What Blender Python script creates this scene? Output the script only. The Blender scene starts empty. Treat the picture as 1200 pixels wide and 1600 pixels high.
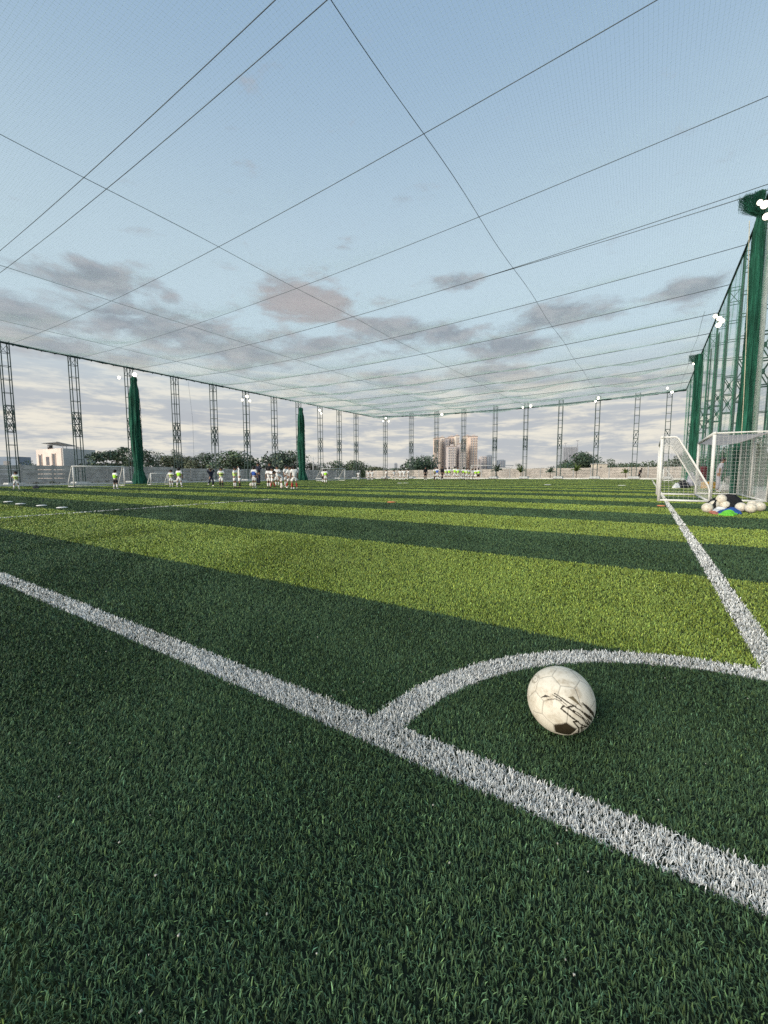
import bpy, bmesh, math, random
import numpy as np
from mathutils import Vector, Matrix
random.seed(7)
rng = np.random.default_rng(11)
S = bpy.context.scene
COL = S.collection
R = math.radians

# ------------------------------------------------------------------ camera
F_PX, HOR, CAM_H = 650.0, 739.0, 0.90          # focal length and horizon in pixels of the 1200 x 1600 photograph
PITCH = math.atan((800 - HOR) / F_PX)
cd = bpy.data.cameras.new("camera")
cam = bpy.data.objects.new("camera", cd)
COL.objects.link(cam)
cam.location = (0, 0, CAM_H)
cam.rotation_euler = (math.pi / 2 - PITCH, 0, 0)
cd.sensor_fit = 'VERTICAL'
cd.sensor_height = 36.0
cd.sensor_width = 27.0
cd.lens = 36.0 * F_PX / 1600.0
cd.clip_start = 0.05
cd.clip_end = 9000
S.camera = cam

# ------------------------------------------------------------------ light, exposure
SUN_EL, SUN_AZ = R(14), R(-128)                 # azimuth clockwise from +Y: behind the camera, to its left
SKY_STRENGTH, EXPOSURE = 0.10, 0.85
SUN_STRENGTH, SUN_ANGLE = 2.7, R(50)
S.view_settings.view_transform = 'Standard'
S.view_settings.look = 'None'
S.view_settings.exposure = EXPOSURE
S.view_settings.gamma = 1.0
S.view_settings.use_curve_mapping = False
S.cycles.max_bounces = 4
S.cycles.diffuse_bounces = 3
S.cycles.glossy_bounces = 2
S.cycles.transmission_bounces = 2
S.cycles.transparent_max_bounces = 8
S.cycles.use_denoising = False
S.cycles.caustics_reflective = False
S.cycles.caustics_refractive = False
sl = bpy.data.lights.new("sun", 'SUN')
sl.energy = SUN_STRENGTH
sl.angle = SUN_ANGLE
sl.color = (1.0, 0.93, 0.82)
so = bpy.data.objects.new("sun", sl)
COL.objects.link(so)
sdir = Vector((math.sin(SUN_AZ) * math.cos(SUN_EL), math.cos(SUN_AZ) * math.cos(SUN_EL), math.sin(SUN_EL)))
so.rotation_euler = sdir.to_track_quat('Z', 'Y').to_euler()
so.location = (0, 0, 40)


class NT:
    """short hand for shader node trees"""
    def __init__(s, t):
        s.t = t

    def new(s, k, **kw):
        n = s.t.nodes.new(k)
        for a, b in kw.items():
            setattr(n, a, b)
        return n

    def put(s, sock, v):
        if v is None:
            return
        if isinstance(v, bpy.types.NodeSocket):
            s.t.links.new(v, sock)
        else:
            if isinstance(v, (tuple, list)) and sock.type == 'RGBA' and len(v) == 3:
                v = (*v, 1)
            sock.default_value = v

    def m(s, op, a, b=None, c=None, clamp=False):
        n = s.new('ShaderNodeMath', operation=op, use_clamp=clamp)
        for i, v in enumerate((a, b, c)):
            s.put(n.inputs[i], v)
        return n.outputs[0]

    def mix(s, f, a, b, blend='MIX'):
        n = s.new('ShaderNodeMix', data_type='RGBA', blend_type=blend)
        s.put(n.inputs[0], f)
        s.put(n.inputs[6], a)
        s.put(n.inputs[7], b)
        return n.outputs[2]

    def smooth(s, x, a, b, lo=0.0, hi=1.0):
        n = s.new('ShaderNodeMapRange', interpolation_type='SMOOTHSTEP')
        s.put(n.inputs[0], x)
        n.inputs[1].default_value = a
        n.inputs[2].default_value = b
        n.inputs[3].default_value = lo
        n.inputs[4].default_value = hi
        return n.outputs[0]

    def noise(s, vec, scale, detail=4, rough=0.55, dist=0.0):
        n = s.new('ShaderNodeTexNoise')
        s.put(n.inputs['Vector'], vec)
        n.inputs['Scale'].default_value = scale
        n.inputs['Detail'].default_value = detail
        n.inputs['Roughness'].default_value = rough
        n.inputs['Distortion'].default_value = dist
        return n.outputs[0]

    def xyz(s, x, y, z=0.0):
        n = s.new('ShaderNodeCombineXYZ')
        for i, v in enumerate((x, y, z)):
            s.put(n.inputs[i], v)
        return n.outputs[0]


def ray(px, py):
    a = (px - 600) / F_PX
    b = (800 - py) / F_PX
    return Vector((a, math.cos(PITCH) + b * math.sin(PITCH), -math.sin(PITCH) + b * math.cos(PITCH)))


# ------------------------------------------------------------------ sky
W = bpy.data.worlds.new("World")
S.world = W
W.use_nodes = True
W.node_tree.nodes.clear()
n = NT(W.node_tree)
out = n.new('ShaderNodeOutputWorld')
bg = n.new('ShaderNodeBackground')
bg.inputs['Strength'].default_value = SKY_STRENGTH
sky = n.new('ShaderNodeTexSky')
sky.sky_type = 'NISHITA'
sky.sun_disc = False
sky.sun_elevation = SUN_EL
sky.sun_rotation = SUN_AZ
sky.altitude = 100
sky.air_density = 1.0
sky.dust_density = 1.6
sky.ozone_density = 1.5
KS = 1.0 / (SKY_STRENGTH * 2 ** EXPOSURE)        # turns a wanted picture value into a sky radiance


def skc(r, g, b):
    return (r * KS, g * KS, b * KS, 1)


tc = n.new('ShaderNodeTexCoord')
sx = n.new('ShaderNodeSeparateXYZ')
n.put(sx.inputs[0], tc.outputs['Generated'])
dx, dy, dz = sx.outputs
el = n.m('ARCSINE', dz)
az = n.m('ARCTAN2', dx, dy)
den = n.m('ADD', n.m('MAXIMUM', dz, 0.0), 0.12)
plane = n.xyz(n.m('DIVIDE', dx, den), n.m('DIVIDE', dy, den), 0.0)
base = n.mix(1.0, sky.outputs[0], (1.0, 1.0, 1.0, 1), 'MULTIPLY')
# thin pale veil that thickens towards the horizon
veil = n.mix(n.smooth(el, 0.30, 0.85), n.mix(n.smooth(el, 0.0, 0.34), skc(0.68, 0.71, 0.70), skc(0.60, 0.745, 0.825)), skc(0.325, 0.48, 0.66))
base = n.mix(0.88, base, veil)
ang = n.xyz(az, n.m('MULTIPLY', el, 2.6), 0.0)
fb = n.noise(ang, 5.5, 9, 0.62, 0.35)
fb2 = n.noise(ang, 16.0, 5, 0.6, 0.0)
blobs = [(140, 430, 115, 34, .9), (60, 487, 110, 30, .9), (235, 505, 150, 38, .85), (480, 476, 105, 40, 1.0), (575, 468, 60, 28, .8),
         (330, 540, 190, 24, .7), (640, 521, 120, 24, .9), (860, 494, 85, 22, .85), (1085, 447, 50, 16, .9), (725, 437, 52, 13, .7),
         (800, 541, 110, 18, .85), (120, 548, 170, 20, .75), (455, 533, 80, 18, .8), (560, 503, 70, 18, .8), (362, 199, 22, 10, .45), (265, 466, 22, 16, .7),
         (678, 354, 20, 8, .4), (900, 600, 240, 10, .5), (700, 590, 200, 14, .5), (-300, 480, 260, 50, .9), (1600, 500, 300, 50, .8)]
B = None
for (bx, by, hw, hh, amp) in blobs:
    d0 = ray(bx, by).normalized()
    a0, e0 = math.atan2(d0.x, d0.y), math.asin(d0.z)
    dl, dr = ray(bx - hw, by).normalized(), ray(bx + hw, by).normalized()
    du_, dd_ = ray(bx, by - hh).normalized(), ray(bx, by + hh).normalized()
    sa = max(0.01, (math.atan2(dr.x, dr.y) - math.atan2(dl.x, dl.y)) / 2)
    se = max(0.006, (math.asin(du_.z) - math.asin(dd_.z)) / 2)
    p = n.m('MULTIPLY', n.m('SUBTRACT', az, a0), 1 / sa)
    q = n.m('MULTIPLY', n.m('SUBTRACT', el, e0), 1 / se)
    r2 = n.m('ADD', n.m('MULTIPLY', p, p), n.m('MULTIPLY', q, q))
    g = n.m('MULTIPLY', n.m('POWER', 2.718, n.m('MULTIPLY', r2, -0.8)), amp)
    if (bx, by) == (480, 476):
        pink = g
    B = g if B is None else n.m('MAXIMUM', B, g)
dens = n.m('ADD', n.m('MULTIPLY', B, 0.62), n.m('MULTIPLY', n.m('SUBTRACT', fb, 0.5), 1.7))
dens = n.m('ADD', dens, n.m('MULTIPLY', n.m('SUBTRACT', fb2, 0.5), 0.6))
dens = n.m('ADD', dens, n.smooth(el, 0.40, 0.17, 0.0, 0.17))
cm = n.m('MULTIPLY', n.smooth(dens, 0.17, 0.56), 0.84)
ccol = n.mix(n.smooth(fb2, 0.38, 0.66), skc(0.27, 0.295, 0.345), skc(0.41, 0.42, 0.455))
ccol = n.mix(n.m('MULTIPLY', pink, 0.75), ccol, skc(0.49, 0.41, 0.40))
upper = n.mix(cm, base, ccol)
# layered low cloud near the horizon
lay = n.noise(n.xyz(n.m('MULTIPLY', az, 4.5), n.m('MULTIPLY', el, 30.0), 3.3), 1.6, 9, 0.66, 0.25)
lcol = n.mix(n.smooth(lay, 0.43, 0.63), skc(0.49, 0.515, 0.55), skc(0.86, 0.81, 0.70))
lcol = n.mix(n.smooth(el, 0.055, 0.005, 0.0, 0.8), lcol, skc(0.66, 0.64, 0.61))
full = n.mix(n.smooth(el, 0.30, 0.11, 0.0, 0.92), upper, lcol)
n.put(bg.inputs['Color'], full)
n.put(out.inputs['Surface'], bg.outputs[0])

# ------------------------------------------------------------------ field frame
BU = R(32.6)
U = Vector((math.sin(BU), math.cos(BU), 0))      # along the goal line, away from the camera
V = Vector((math.cos(BU), -math.sin(BU), 0))     # along the touchline, towards the right


def gz(u, v):
    """the field drains gently to its left side"""
    z = 0.0058 * min(0.0, max(v, -60) + 4)
    return z


def wp(u, v, z=0.0):
    p = U * u + V * v
    return Vector((p.x, p.y, z))


def uv(p):
    return p.x * U.x + p.y * U.y, p.x * V.x + p.y * V.y


def at(px, py, z=None):
    """the ground point (or the point at height z) behind a pixel of the photograph"""
    d = ray(px, py)
    zz = 0.0 if z is None else z
    for _ in range(8):
        t = (zz - CAM_H) / d.z
        p = Vector((d.x * t, d.y * t, zz))
        if z is not None:
            break
        zz = gz(*uv(p))
    return p


def at_y(px, py, Y):
    d = ray(px, py)
    t = Y / d.y
    return Vector((d.x * t, Y, CAM_H + d.z * t))


def at_v(px, py, v):
    d = ray(px, py)
    t = v / (d.x * V.x + d.y * V.y)
    return Vector((d.x * t, d.y * t, CAM_H + d.z * t))


# ------------------------------------------------------------------ materials
MATS = {}


def mat(name, col, rough=0.7, var=0.12, scale=6.0, metal=0.0, bump=0.0, spec=0.3, stretch=(1, 1, 1), sub=None):
    if name in MATS:
        return MATS[name]
    m = bpy.data.materials.new(name)
    m.use_nodes = True
    t = NT(m.node_tree)
    b = m.node_tree.nodes['Principled BSDF']
    b.inputs['Roughness'].default_value = rough
    b.inputs['Metallic'].default_value = metal
    b.inputs['Specular IOR Level'].default_value = spec
    co = t.new('ShaderNodeTexCoord').outputs['Object']
    mp = t.new('ShaderNodeMapping')
    mp.inputs['Scale'].default_value = stretch
    t.put(mp.inputs[0], co)
    nz = t.noise(mp.outputs[0], scale, 5, 0.6)
    lo = tuple(c * (1 - var) for c in col)
    hi = tuple(min(1, c * (1 + var)) for c in col)
    t.put(b.inputs['Base Color'], t.mix(t.smooth(nz, 0.3, 0.7), lo, hi))
    if bump:
        bn = t.new('ShaderNodeBump')
        bn.inputs['Strength'].default_value = bump
        t.put(bn.inputs['Height'], nz)
        t.put(b.inputs['Normal'], bn.outputs[0])
    MATS[name] = m
    return m


def emat(name, col, strength):
    m = bpy.data.materials.new(name)
    m.use_nodes = True
    b = m.node_tree.nodes['Principled BSDF']
    b.inputs['Base Color'].default_value = (*col, 1)
    b.inputs['Emission Color'].default_value = (*col, 1)
    b.inputs['Emission Strength'].default_value = strength
    return m


def blade_mat(name, col, rough=0.55, spec=0.35):
    m = bpy.data.materials.new(name)
    m.use_nodes = True
    t = NT(m.node_tree)
    b = m.node_tree.nodes['Principled BSDF']
    b.inputs['Roughness'].default_value = rough
    b.inputs['Specular IOR Level'].default_value = spec
    at_ = t.new('ShaderNodeAttribute')
    at_.attribute_name = 'tone'
    c = t.mix(1.0, col, at_.outputs['Color'], 'MULTIPLY')
    t.put(b.inputs['Base Color'], c)
    MATS[name] = m
    return m


# ------------------------------------------------------------------ object helpers
def tag(o, label=None, cat=None, group=None, kind=None):
    if label:
        o['label'] = label
    if cat:
        o['category'] = cat
    if group:
        o['group'] = group
    if kind:
        o['kind'] = kind
    return o


def empty(name, loc=(0, 0, 0), rz=0.0, label=None, cat=None, group=None):
    o = bpy.data.objects.new(name, None)
    o.empty_display_size = 0.2
    COL.objects.link(o)
    o.location = loc
    o.rotation_euler = (0, 0, rz)
    return tag(o, label, cat, group)


def copy_tree(o, parent=None):
    c = o.copy()
    COL.objects.link(c)
    if parent is not None:
        c.parent = parent
    for ch in list(o.children):
        copy_tree(ch, c)
    return c


def link_mesh(name, me, m=None, parent=None):
    o = bpy.data.objects.new(name, me)
    if m is not None:
        for k in (m if isinstance(m, (list, tuple)) else [m]):
            me.materials.append(k)
    COL.objects.link(o)
    if parent is not None:
        o.parent = parent
    return o


def np_mesh(name, verts, quads, tone=None, smooth=False):
    me = bpy.data.meshes.new(name)
    verts = np.ascontiguousarray(verts, dtype=np.float32).reshape(-1, 3)
    quads = np.ascontiguousarray(quads, dtype=np.int32)
    k = quads.shape[1]
    me.vertices.add(len(verts))
    me.vertices.foreach_set('co', verts.ravel())
    me.loops.add(quads.size)
    me.loops.foreach_set('vertex_index', quads.ravel())
    me.polygons.add(len(quads))
    me.polygons.foreach_set('loop_start', np.arange(0, quads.size, k, dtype=np.int32))
    if smooth:
        me.polygons.foreach_set('use_smooth', np.ones(len(quads), dtype=bool))
    if tone is not None:
        a = me.attributes.new('tone', 'FLOAT_COLOR', 'POINT')
        a.data.foreach_set('color', np.ascontiguousarray(tone, dtype=np.float32).ravel())
    me.update(calc_edges=True)
    me.validate()
    return me


class MB:
    def __init__(s):
        s.v, s.f, s.mi, s.sm = [], [], [], []

    def add(s, vs, fs, mi=0, smooth=False):
        o = len(s.v)
        s.v += [tuple(p) for p in vs]
        s.f += [tuple(i + o for i in f) for f in fs]
        s.mi += [mi] * len(fs)
        s.sm += [smooth] * len(fs)
        return s

    def box(s, c, size, rz=0.0, mi=0, taper=1.0):
        hx, hy, hz = size[0] / 2, size[1] / 2, size[2] / 2
        cr, sr = math.cos(rz), math.sin(rz)
        vs = []
        for z, k in ((-hz, 1), (hz, taper)):
            for x, y in ((-hx, -hy), (hx, -hy), (hx, hy), (-hx, hy)):
                x, y = x * k, y * k
                vs.append((c[0] + x * cr - y * sr, c[1] + x * sr + y * cr, c[2] + z))
        return s.add(vs, [(0, 3, 2, 1), (4, 5, 6, 7), (0, 1, 5, 4), (1, 2, 6, 5), (2, 3, 7, 6), (3, 0, 4, 7)], mi)

    def tube(s, pts, r, n=6, mi=0, caps=True):
        pts = [Vector(p) for p in pts]
        rs = r if isinstance(r, (list, tuple)) else [r] * len(pts)
        vs, fs = [], []
        for i, p in enumerate(pts):
            d = (pts[min(i + 1, len(pts) - 1)] - pts[max(i - 1, 0)]).normalized()
            up = Vector((0, 0, 1)) if abs(d.z) < 0.95 else Vector((1, 0, 0))
            a = d.cross(up).normalized()
            b = d.cross(a)
            for k in range(n):
                t = 2 * math.pi * (k + 0.5) / n
                vs.append(p + (a * math.cos(t) + b * math.sin(t)) * rs[i])
        for i in range(len(pts) - 1):
            for k in range(n):
                k2 = (k + 1) % n
                fs.append((i * n + k, i * n + k2, (i + 1) * n + k2, (i + 1) * n + k))
        if caps:
            fs.append(tuple(range(n - 1, -1, -1)))
            fs.append(tuple((len(pts) - 1) * n + k for k in range(n)))
        return s.add(vs, fs, mi, n > 4)

    def ell(s, c, r, nu=10, nv=7, mi=0, rot=None):
        vs, fs = [], []
        for j in range(nv + 1):
            ph = math.pi * j / nv
            for i in range(nu):
                th = 2 * math.pi * i / nu
                p = Vector((r[0] * math.sin(ph) * math.cos(th), r[1] * math.sin(ph) * math.sin(th), r[2] * math.cos(ph)))
                if rot is not None:
                    p = rot @ p
                vs.append(p + Vector(c))
        for j in range(nv):
            for i in range(nu):
                i2 = (i + 1) % nu
                fs.append((j * nu + i, (j + 1) * nu + i, (j + 1) * nu + i2, j * nu + i2))
        return s.add(vs, fs, mi, True)

    def quad(s, a, b, c, d, mi=0):
        return s.add([a, b, c, d], [(0, 1, 2, 3)], mi)

    def prism(s, poly, z0, z1, mi=0):
        k = len(poly)
        vs = [(x, y, z0) for x, y in poly] + [(x, y, z1) for x, y in poly]
        fs = [tuple(range(k - 1, -1, -1)), tuple(range(k, 2 * k))] + [(i, (i + 1) % k, k + (i + 1) % k, k + i) for i in range(k)]
        return s.add(vs, fs, mi)

    def mesh(s, name):
        me = bpy.data.meshes.new(name)
        me.from_pydata(s.v, [], s.f)
        me.polygons.foreach_set('material_index', s.mi)
        me.polygons.foreach_set('use_smooth', s.sm)
        me.update()
        return me

    def build(s, name, m, parent=None, loc=None, rz=None):
        o = link_mesh(name, s.mesh(name), m, parent)
        if loc is not None:
            o.location = loc
        if rz is not None:
            o.rotation_euler = (0, 0, rz)
        return o


def thread_mesh(name, P0, P1, r, m, parent=None, strap=False):
    """many straight three sided threads"""
    P0 = np.asarray(P0, dtype=np.float64)
    P1 = np.asarray(P1, dtype=np.float64)
    d = P1 - P0
    d /= np.linalg.norm(d, axis=1, keepdims=True) + 1e-12
    up = np.where(np.abs(d[:, 2:3]) > 0.9, np.array([[1.0, 0, 0]]), np.array([[0, 0, 1.0]]))
    a = np.cross(d, up)
    a /= np.linalg.norm(a, axis=1, keepdims=True) + 1e-12
    b = np.cross(d, a)
    N = len(P0)
    vs = np.zeros((N, 6, 3))
    rr = r if np.isscalar(r) else np.asarray(r)[:, None]
    for k in range(3):
        t = 2 * math.pi * k / 3
        o = (a * math.cos(t) + b * math.sin(t)) * rr
        vs[:, k] = P0 + o
        vs[:, 3 + k] = P1 + o
    if strap:            # flat twine: one lying and one standing strip per thread
        b2 = np.cross(d, np.cross(d, up)) * rr
        a2 = a * rr
        vs = np.stack([P0 - a2, P0 + a2, P1 + a2, P1 - a2, P0 - b2, P0 + b2, P1 + b2, P1 - b2], 1)
        bs_ = (np.arange(N) * 8)[:, None, None]
        q = np.array([[0, 1, 2, 3], [4, 5, 6, 7]])[None]
        return link_mesh(name, np_mesh(name, vs, (bs_ + q).reshape(-1, 4)), m, parent)
    base = (np.arange(N) * 6)[:, None, None]
    q = np.array([[0, 1, 4, 3], [1, 2, 5, 4], [2, 0, 3, 5]])[None]
    return link_mesh(name, np_mesh(name, vs, (base + q).reshape(-1, 4)), m, parent)


# ------------------------------------------------------------------ ground, turf, lines
STR0, STRW = 0.24, 2.12                           # first stripe edge and stripe width, measured along U
FU0, FU1, FV0, FV1 = -7.0, 69.0, -46.3, 3.45      # turf limits
C_U, C_V = 1.17, 0.48                             # the corner
LW = 0.118


def is_light(u):
    u = np.where(u < 1, u + 0.075, u)
    return np.floor((u - STR0) / STRW).astype(int) % 2 == 1


def line_mask(u, v):
    """1 touchline, 2 goal line, 3 corner arc, 4 box line"""
    k = np.zeros(u.shape, int)
    du, dv = u - C_U, v - C_V
    rr = np.hypot(du, dv)
    k[(np.abs(rr - 1.235) < LW * 0.55) & (du > 0) & (dv < 0)] = 3
    k[(np.abs(v + 11.45) < 0.065) & (u < 10.4)] = 4
    k[(np.abs(dv - 0.045 + 0.0062 * (u - 2.8)) < LW / 2) & (u > C_U - LW / 2)] = 2
    k[(np.abs(du + 0.01157 * v + 0.0382) < 0.066) & (v < C_V + LW / 2)] = 1
    return k


m_earth = mat("dry_earth", (0.20, 0.17, 0.125), 0.95, 0.3, 0.35, bump=0.3)
me = MB()
xs = [-4000, -600, -160, -80, -61, -52, -4, 8, 40, 100, 400, 4000]
us = [-4000, -300, -60, -10, 20, 69, 76, 100, 200, 700, 5000]


def ter(u, v):
    z = gz(u, v) - 0.06
    if u > 69.3:
        z += 0.20 * min(1, (u - 69.3) / 1.0)
    if v > 6 or u > 80 or v < -52:
        z -= 0.25
    return z


gv = [wp(u_, v_, ter(u_, v_)) for u_ in us for v_ in xs]
gf = [(i * len(xs) + j, i * len(xs) + j + 1, (i + 1) * len(xs) + j + 1, (i + 1) * len(xs) + j) for i in range(len(us) - 1) for j in range(len(xs) - 1)]
gf = [f[::-1] for f in gf]
me.add(gv, gf)
tag(me.build("ground", m_earth), "dry earth ground around the pitch and out to the horizon", "ground", kind="structure")

COL_DARK = (0.062, 0.110, 0.049)
COL_LIGHT = (0.240, 0.315, 0.058)
mt = bpy.data.materials.new("striped_turf")
mt.use_nodes = True
t = NT(mt.node_tree)
b = mt.node_tree.nodes['Principled BSDF']
b.inputs['Roughness'].default_value = 0.8
b.inputs['Specular IOR Level'].default_value = 0.2
tcn = t.new('ShaderNodeTexCoord').outputs['Object']
sp = t.new('ShaderNodeSeparateXYZ')
t.put(sp.inputs[0], tcn)
un = t.m('ADD', t.m('MULTIPLY', sp.outputs[0], U.x), t.m('MULTIPLY', sp.outputs[1], U.y))
fr = t.m('FRACT', t.m('MULTIPLY', t.m('SUBTRACT', un, STR0), 0.5 / STRW))
lightm = t.m('GREATER_THAN', fr, 0.5)
nz1 = t.noise(tcn, 1.1, 5, 0.6)
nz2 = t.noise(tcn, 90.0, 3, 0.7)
c = t.mix(lightm, COL_DARK, COL_LIGHT)
c = t.mix(t.smooth(nz1, 0.3, 0.7, 0.0, 0.12), c, (0.055, 0.09, 0.035))
c = t.mix(t.smooth(nz2, 0.3, 0.7, 0.82, 0.97), c, (0.008, 0.014, 0.008), 'MIX')  # near-black mixed in to paint deep shade between the blades
t.put(b.inputs['Base Color'], c)
tb = MB()
nu_, nv_ = 20, 16
tv = [wp(FU0 + (FU1 - FU0) * i / nu_, FV0 + (FV1 - FV0) * j / nv_, gz(0, FV0 + (FV1 - FV0) * j / nv_)) for i in range(nu_ + 1) for j in range(nv_ + 1)]
tf = [(i * (nv_ + 1) + j, (i + 1) * (nv_ + 1) + j, (i + 1) * (nv_ + 1) + j + 1, i * (nv_ + 1) + j + 1) for i in range(nu_) for j in range(nv_)]
tb.add(tv, tf)
tag(tb.build("turf_field", mt), "striped artificial turf pitch in dark and light green bands", "pitch", kind="structure")

# blades
m_bd = blade_mat("dark_turf_blade", COL_DARK, 0.7, spec=0.25)
m_bl = blade_mat("light_turf_blade", COL_LIGHT)
m_bw = blade_mat("white_turf_blade", (0.76, 0.75, 0.70), 0.6)
R0, N0, RMAX, HALF = 1.7, 52000.0, 80.0, R(53)


def smooth_field(x, y, seed, f):
    r_ = np.random.default_rng(seed)
    s = np.zeros_like(x)
    for k in range(6):
        a = r_.uniform(0, 2 * math.pi)
        ff = f * r_.uniform(0.6, 1.7)
        s += np.sin((x * math.cos(a) + y * math.sin(a)) * ff + r_.uniform(0, 6.28))
    return s / 2.45


n_near = int(N0 * HALF * (R0 ** 2 - 0.35 ** 2))
n_far = int(N0 * R0 ** 2 * 2 * HALF * math.log(RMAX / R0))
rad = np.concatenate([np.sqrt(rng.uniform(0.35 ** 2, R0 ** 2, n_near)), R0 * (RMAX / R0) ** rng.uniform(0, 1, n_far)])
azi = rng.uniform(-HALF, HALF, len(rad))
X, Y = rad * np.sin(azi), rad * np.cos(azi)
uu, vv = X * U.x + Y * U.y, X * V.x + Y * V.y
ok = (uu > FU0) & (uu < FU1) & (vv > FV0) & (vv < FV1)
X, Y, uu, vv, rad = X[ok], Y[ok], uu[ok], vv[ok], rad[ok]
N = len(X)
Z = 0.0058 * np.minimum(0, vv + 4)
wid = np.maximum(0.0022, 0.0015 * rad) * rng.uniform(0.75, 1.25, N)
wid[rad > 12] *= 1.15
length = rng.uniform(0.010, 0.020, N) * (1 + 0.25 * np.clip((rad - 2) / 3, 0, 1))
lean_dir = smooth_field(X, Y, 3, 5.0) * 1.6 + smooth_field(X, Y, 5, 1.1) * 1.2 + rng.normal(0, 1.6, N) + 0.6
th0 = np.clip(np.abs(rng.normal(0.30, 0.24, N)), 0.0, 1.05)
th1 = np.clip(th0 + rng.normal(0.75, 0.7, N), -0.3, 2.1)
ddx, ddy = np.cos(lean_dir), np.sin(lean_dir)
tw = rng.normal(0, 0.5, N)
wx, wy = -np.sin(lean_dir + tw), np.cos(lean_dir + tw)
P0 = np.stack([X, Y, Z], 1)
dv3 = lambda th: np.stack([np.sin(th) * ddx, np.sin(th) * ddy, np.cos(th)], 1)
P1 = P0 + dv3(th0) * (length * 0.55)[:, None]
P2 = P1 + dv3(th1) * (length * 0.45)[:, None]
Wv = np.stack([wx, wy, np.zeros(N)], 1) * wid[:, None] * 0.5
BV = np.stack([P0 - Wv, P0 + Wv, P1 - Wv * 0.95, P1 + Wv * 0.95, P2 - Wv * 0.35, P2 + Wv * 0.35], 1)
patch = 1 + 0.10 * smooth_field(X, Y, 21, 2.2) + 0.06 * smooth_field(X, Y, 22, 0.5)
sg = 0.46 / (1 + 0.22 * np.maximum(rad - 1.0, 0))
tone = np.exp(rng.normal(0, 1, N) * sg) * patch
yel = np.clip(rng.normal(0, 0.10, N), -0.25, 0.4)
TC = np.stack([tone * (1 + yel), tone * (1 + 0.3 * yel), tone * (1 - yel), np.ones(N)], 1)
lk = line_mask(uu + rng.normal(0, 0.004, N), vv + rng.normal(0, 0.004, N))
li = is_light(uu + rng.normal(0, 0.008, N))
TW = np.clip(rng.normal(0.92, 0.24, N), 0.22, 1.25)
white_tone = np.stack([TW, TW, TW * 1.01, np.ones(N)], 1)


def blades(name, sel, m, tn):
    k = int(sel.sum())
    vs = BV[sel].reshape(-1, 3)
    bs = (np.arange(k) * 6)[:, None, None]
    q = np.array([[0, 1, 3, 2], [2, 3, 5, 4]])[None]
    tt = np.repeat(tn[sel][:, None, :], 6, axis=1).reshape(-1, 4)
    return link_mesh(name, np_mesh(name, vs, (bs + q).reshape(-1, 4), tt), m)


tag(blades("dark_grass", (lk == 0) & ~li, m_bd, TC), "short dark green synthetic grass blades of the dark bands", "grass", kind="stuff")
tag(blades("light_grass", (lk == 0) & li, m_bl, TC), "short yellow green synthetic grass blades of the light bands", "grass", kind="stuff")
for k, nm, lb in ((1, "touchline", "wide white touchline running across the near turf"), (2, "goal_line", "white goal line running from the corner to the small goal"),
                  (3, "corner_arc", "curved white corner arc round the old ball"), (4, "box_line", "thin white line across the far turf")):
    tag(blades(nm, lk == k, m_bw, white_tone), lb, "marking", kind="structure")
del BV, TC, white_tone
# bits of fluff and crumb caught in the near pile
cb = MB()
rc = random.Random(31)
for i in range(90):
    rr_ = rc.uniform(0.7, 3.2)
    a_ = rc.uniform(-.75, .75)
    p_ = Vector((rr_ * math.sin(a_), rr_ * math.cos(a_), rc.uniform(0.008, 0.018)))
    k_ = rc.uniform(0.0012, 0.0028)
    cb.tube([p_, p_ + Vector((rc.uniform(-1, 1), rc.uniform(-1, 1), rc.uniform(-.2, .6))) * k_ * 2.2], [k_, k_ * 0.6], 5)
tag(cb.build("crumbs", mat("pale_crumb", (0.42, 0.40, 0.34), 0.9, 0.4, 40.0)), "tiny pale bits of fluff and crumb caught in the near turf", "crumbs", kind="stuff")

# ------------------------------------------------------------------ ball with stitched panels
PHI = (1 + 5 ** 0.5) / 2
ico = []
for a in (-1, 1):
    for b_ in (-PHI, PHI):
        ico += [(0, a, b_), (a, b_, 0), (b_, 0, a)]
ico = np.array(ico) / math.sqrt(1 + PHI ** 2)
trip = []
for i in range(12):
    for j in range(i):
        for k in range(j):
            if ico[i] @ ico[j] > 0.4 and ico[j] @ ico[k] > 0.4 and ico[i] @ ico[k] > 0.4:
                c_ = ico[i] + ico[j] + ico[k]
                trip.append(c_ / np.linalg.norm(c_))
HEXC = np.array(trip)


def sphere_np(sub):
    bm = bmesh.new()
    bmesh.ops.create_icosphere(bm, subdivisions=sub, radius=1.0)
    P = np.array([v.co[:] for v in bm.verts])
    Fc = np.array([[v.index for v in f.verts] for f in bm.faces])
    bm.free()
    return P / np.linalg.norm(P, axis=1, keepdims=True), Fc


def in_poly(x, y, poly):
    c = np.zeros(x.shape, bool)
    k = len(poly)
    for i in range(k):
        x1, y1 = poly[i]
        x2, y2 = poly[(i + 1) % k]
        if y1 == y2:
            continue
        hit = ((y1 > y) != (y2 > y)) & (x < (x2 - x1) * (y - y1) / (y2 - y1) + x1)
        c ^= hit
    return c


def near_poly(x, y, pl, w):
    c = np.zeros(x.shape, bool)
    for (x1, y1), (x2, y2) in zip(pl[:-1], pl[1:]):
        L2 = (x2 - x1) ** 2 + (y2 - y1) ** 2
        t_ = np.clip(((x - x1) * (x2 - x1) + (y - y1) * (y2 - y1)) / L2, 0, 1)
        c |= np.hypot(x - x1 - t_ * (x2 - x1), y - y1 - t_ * (y2 - y1)) < w
    return c


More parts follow.
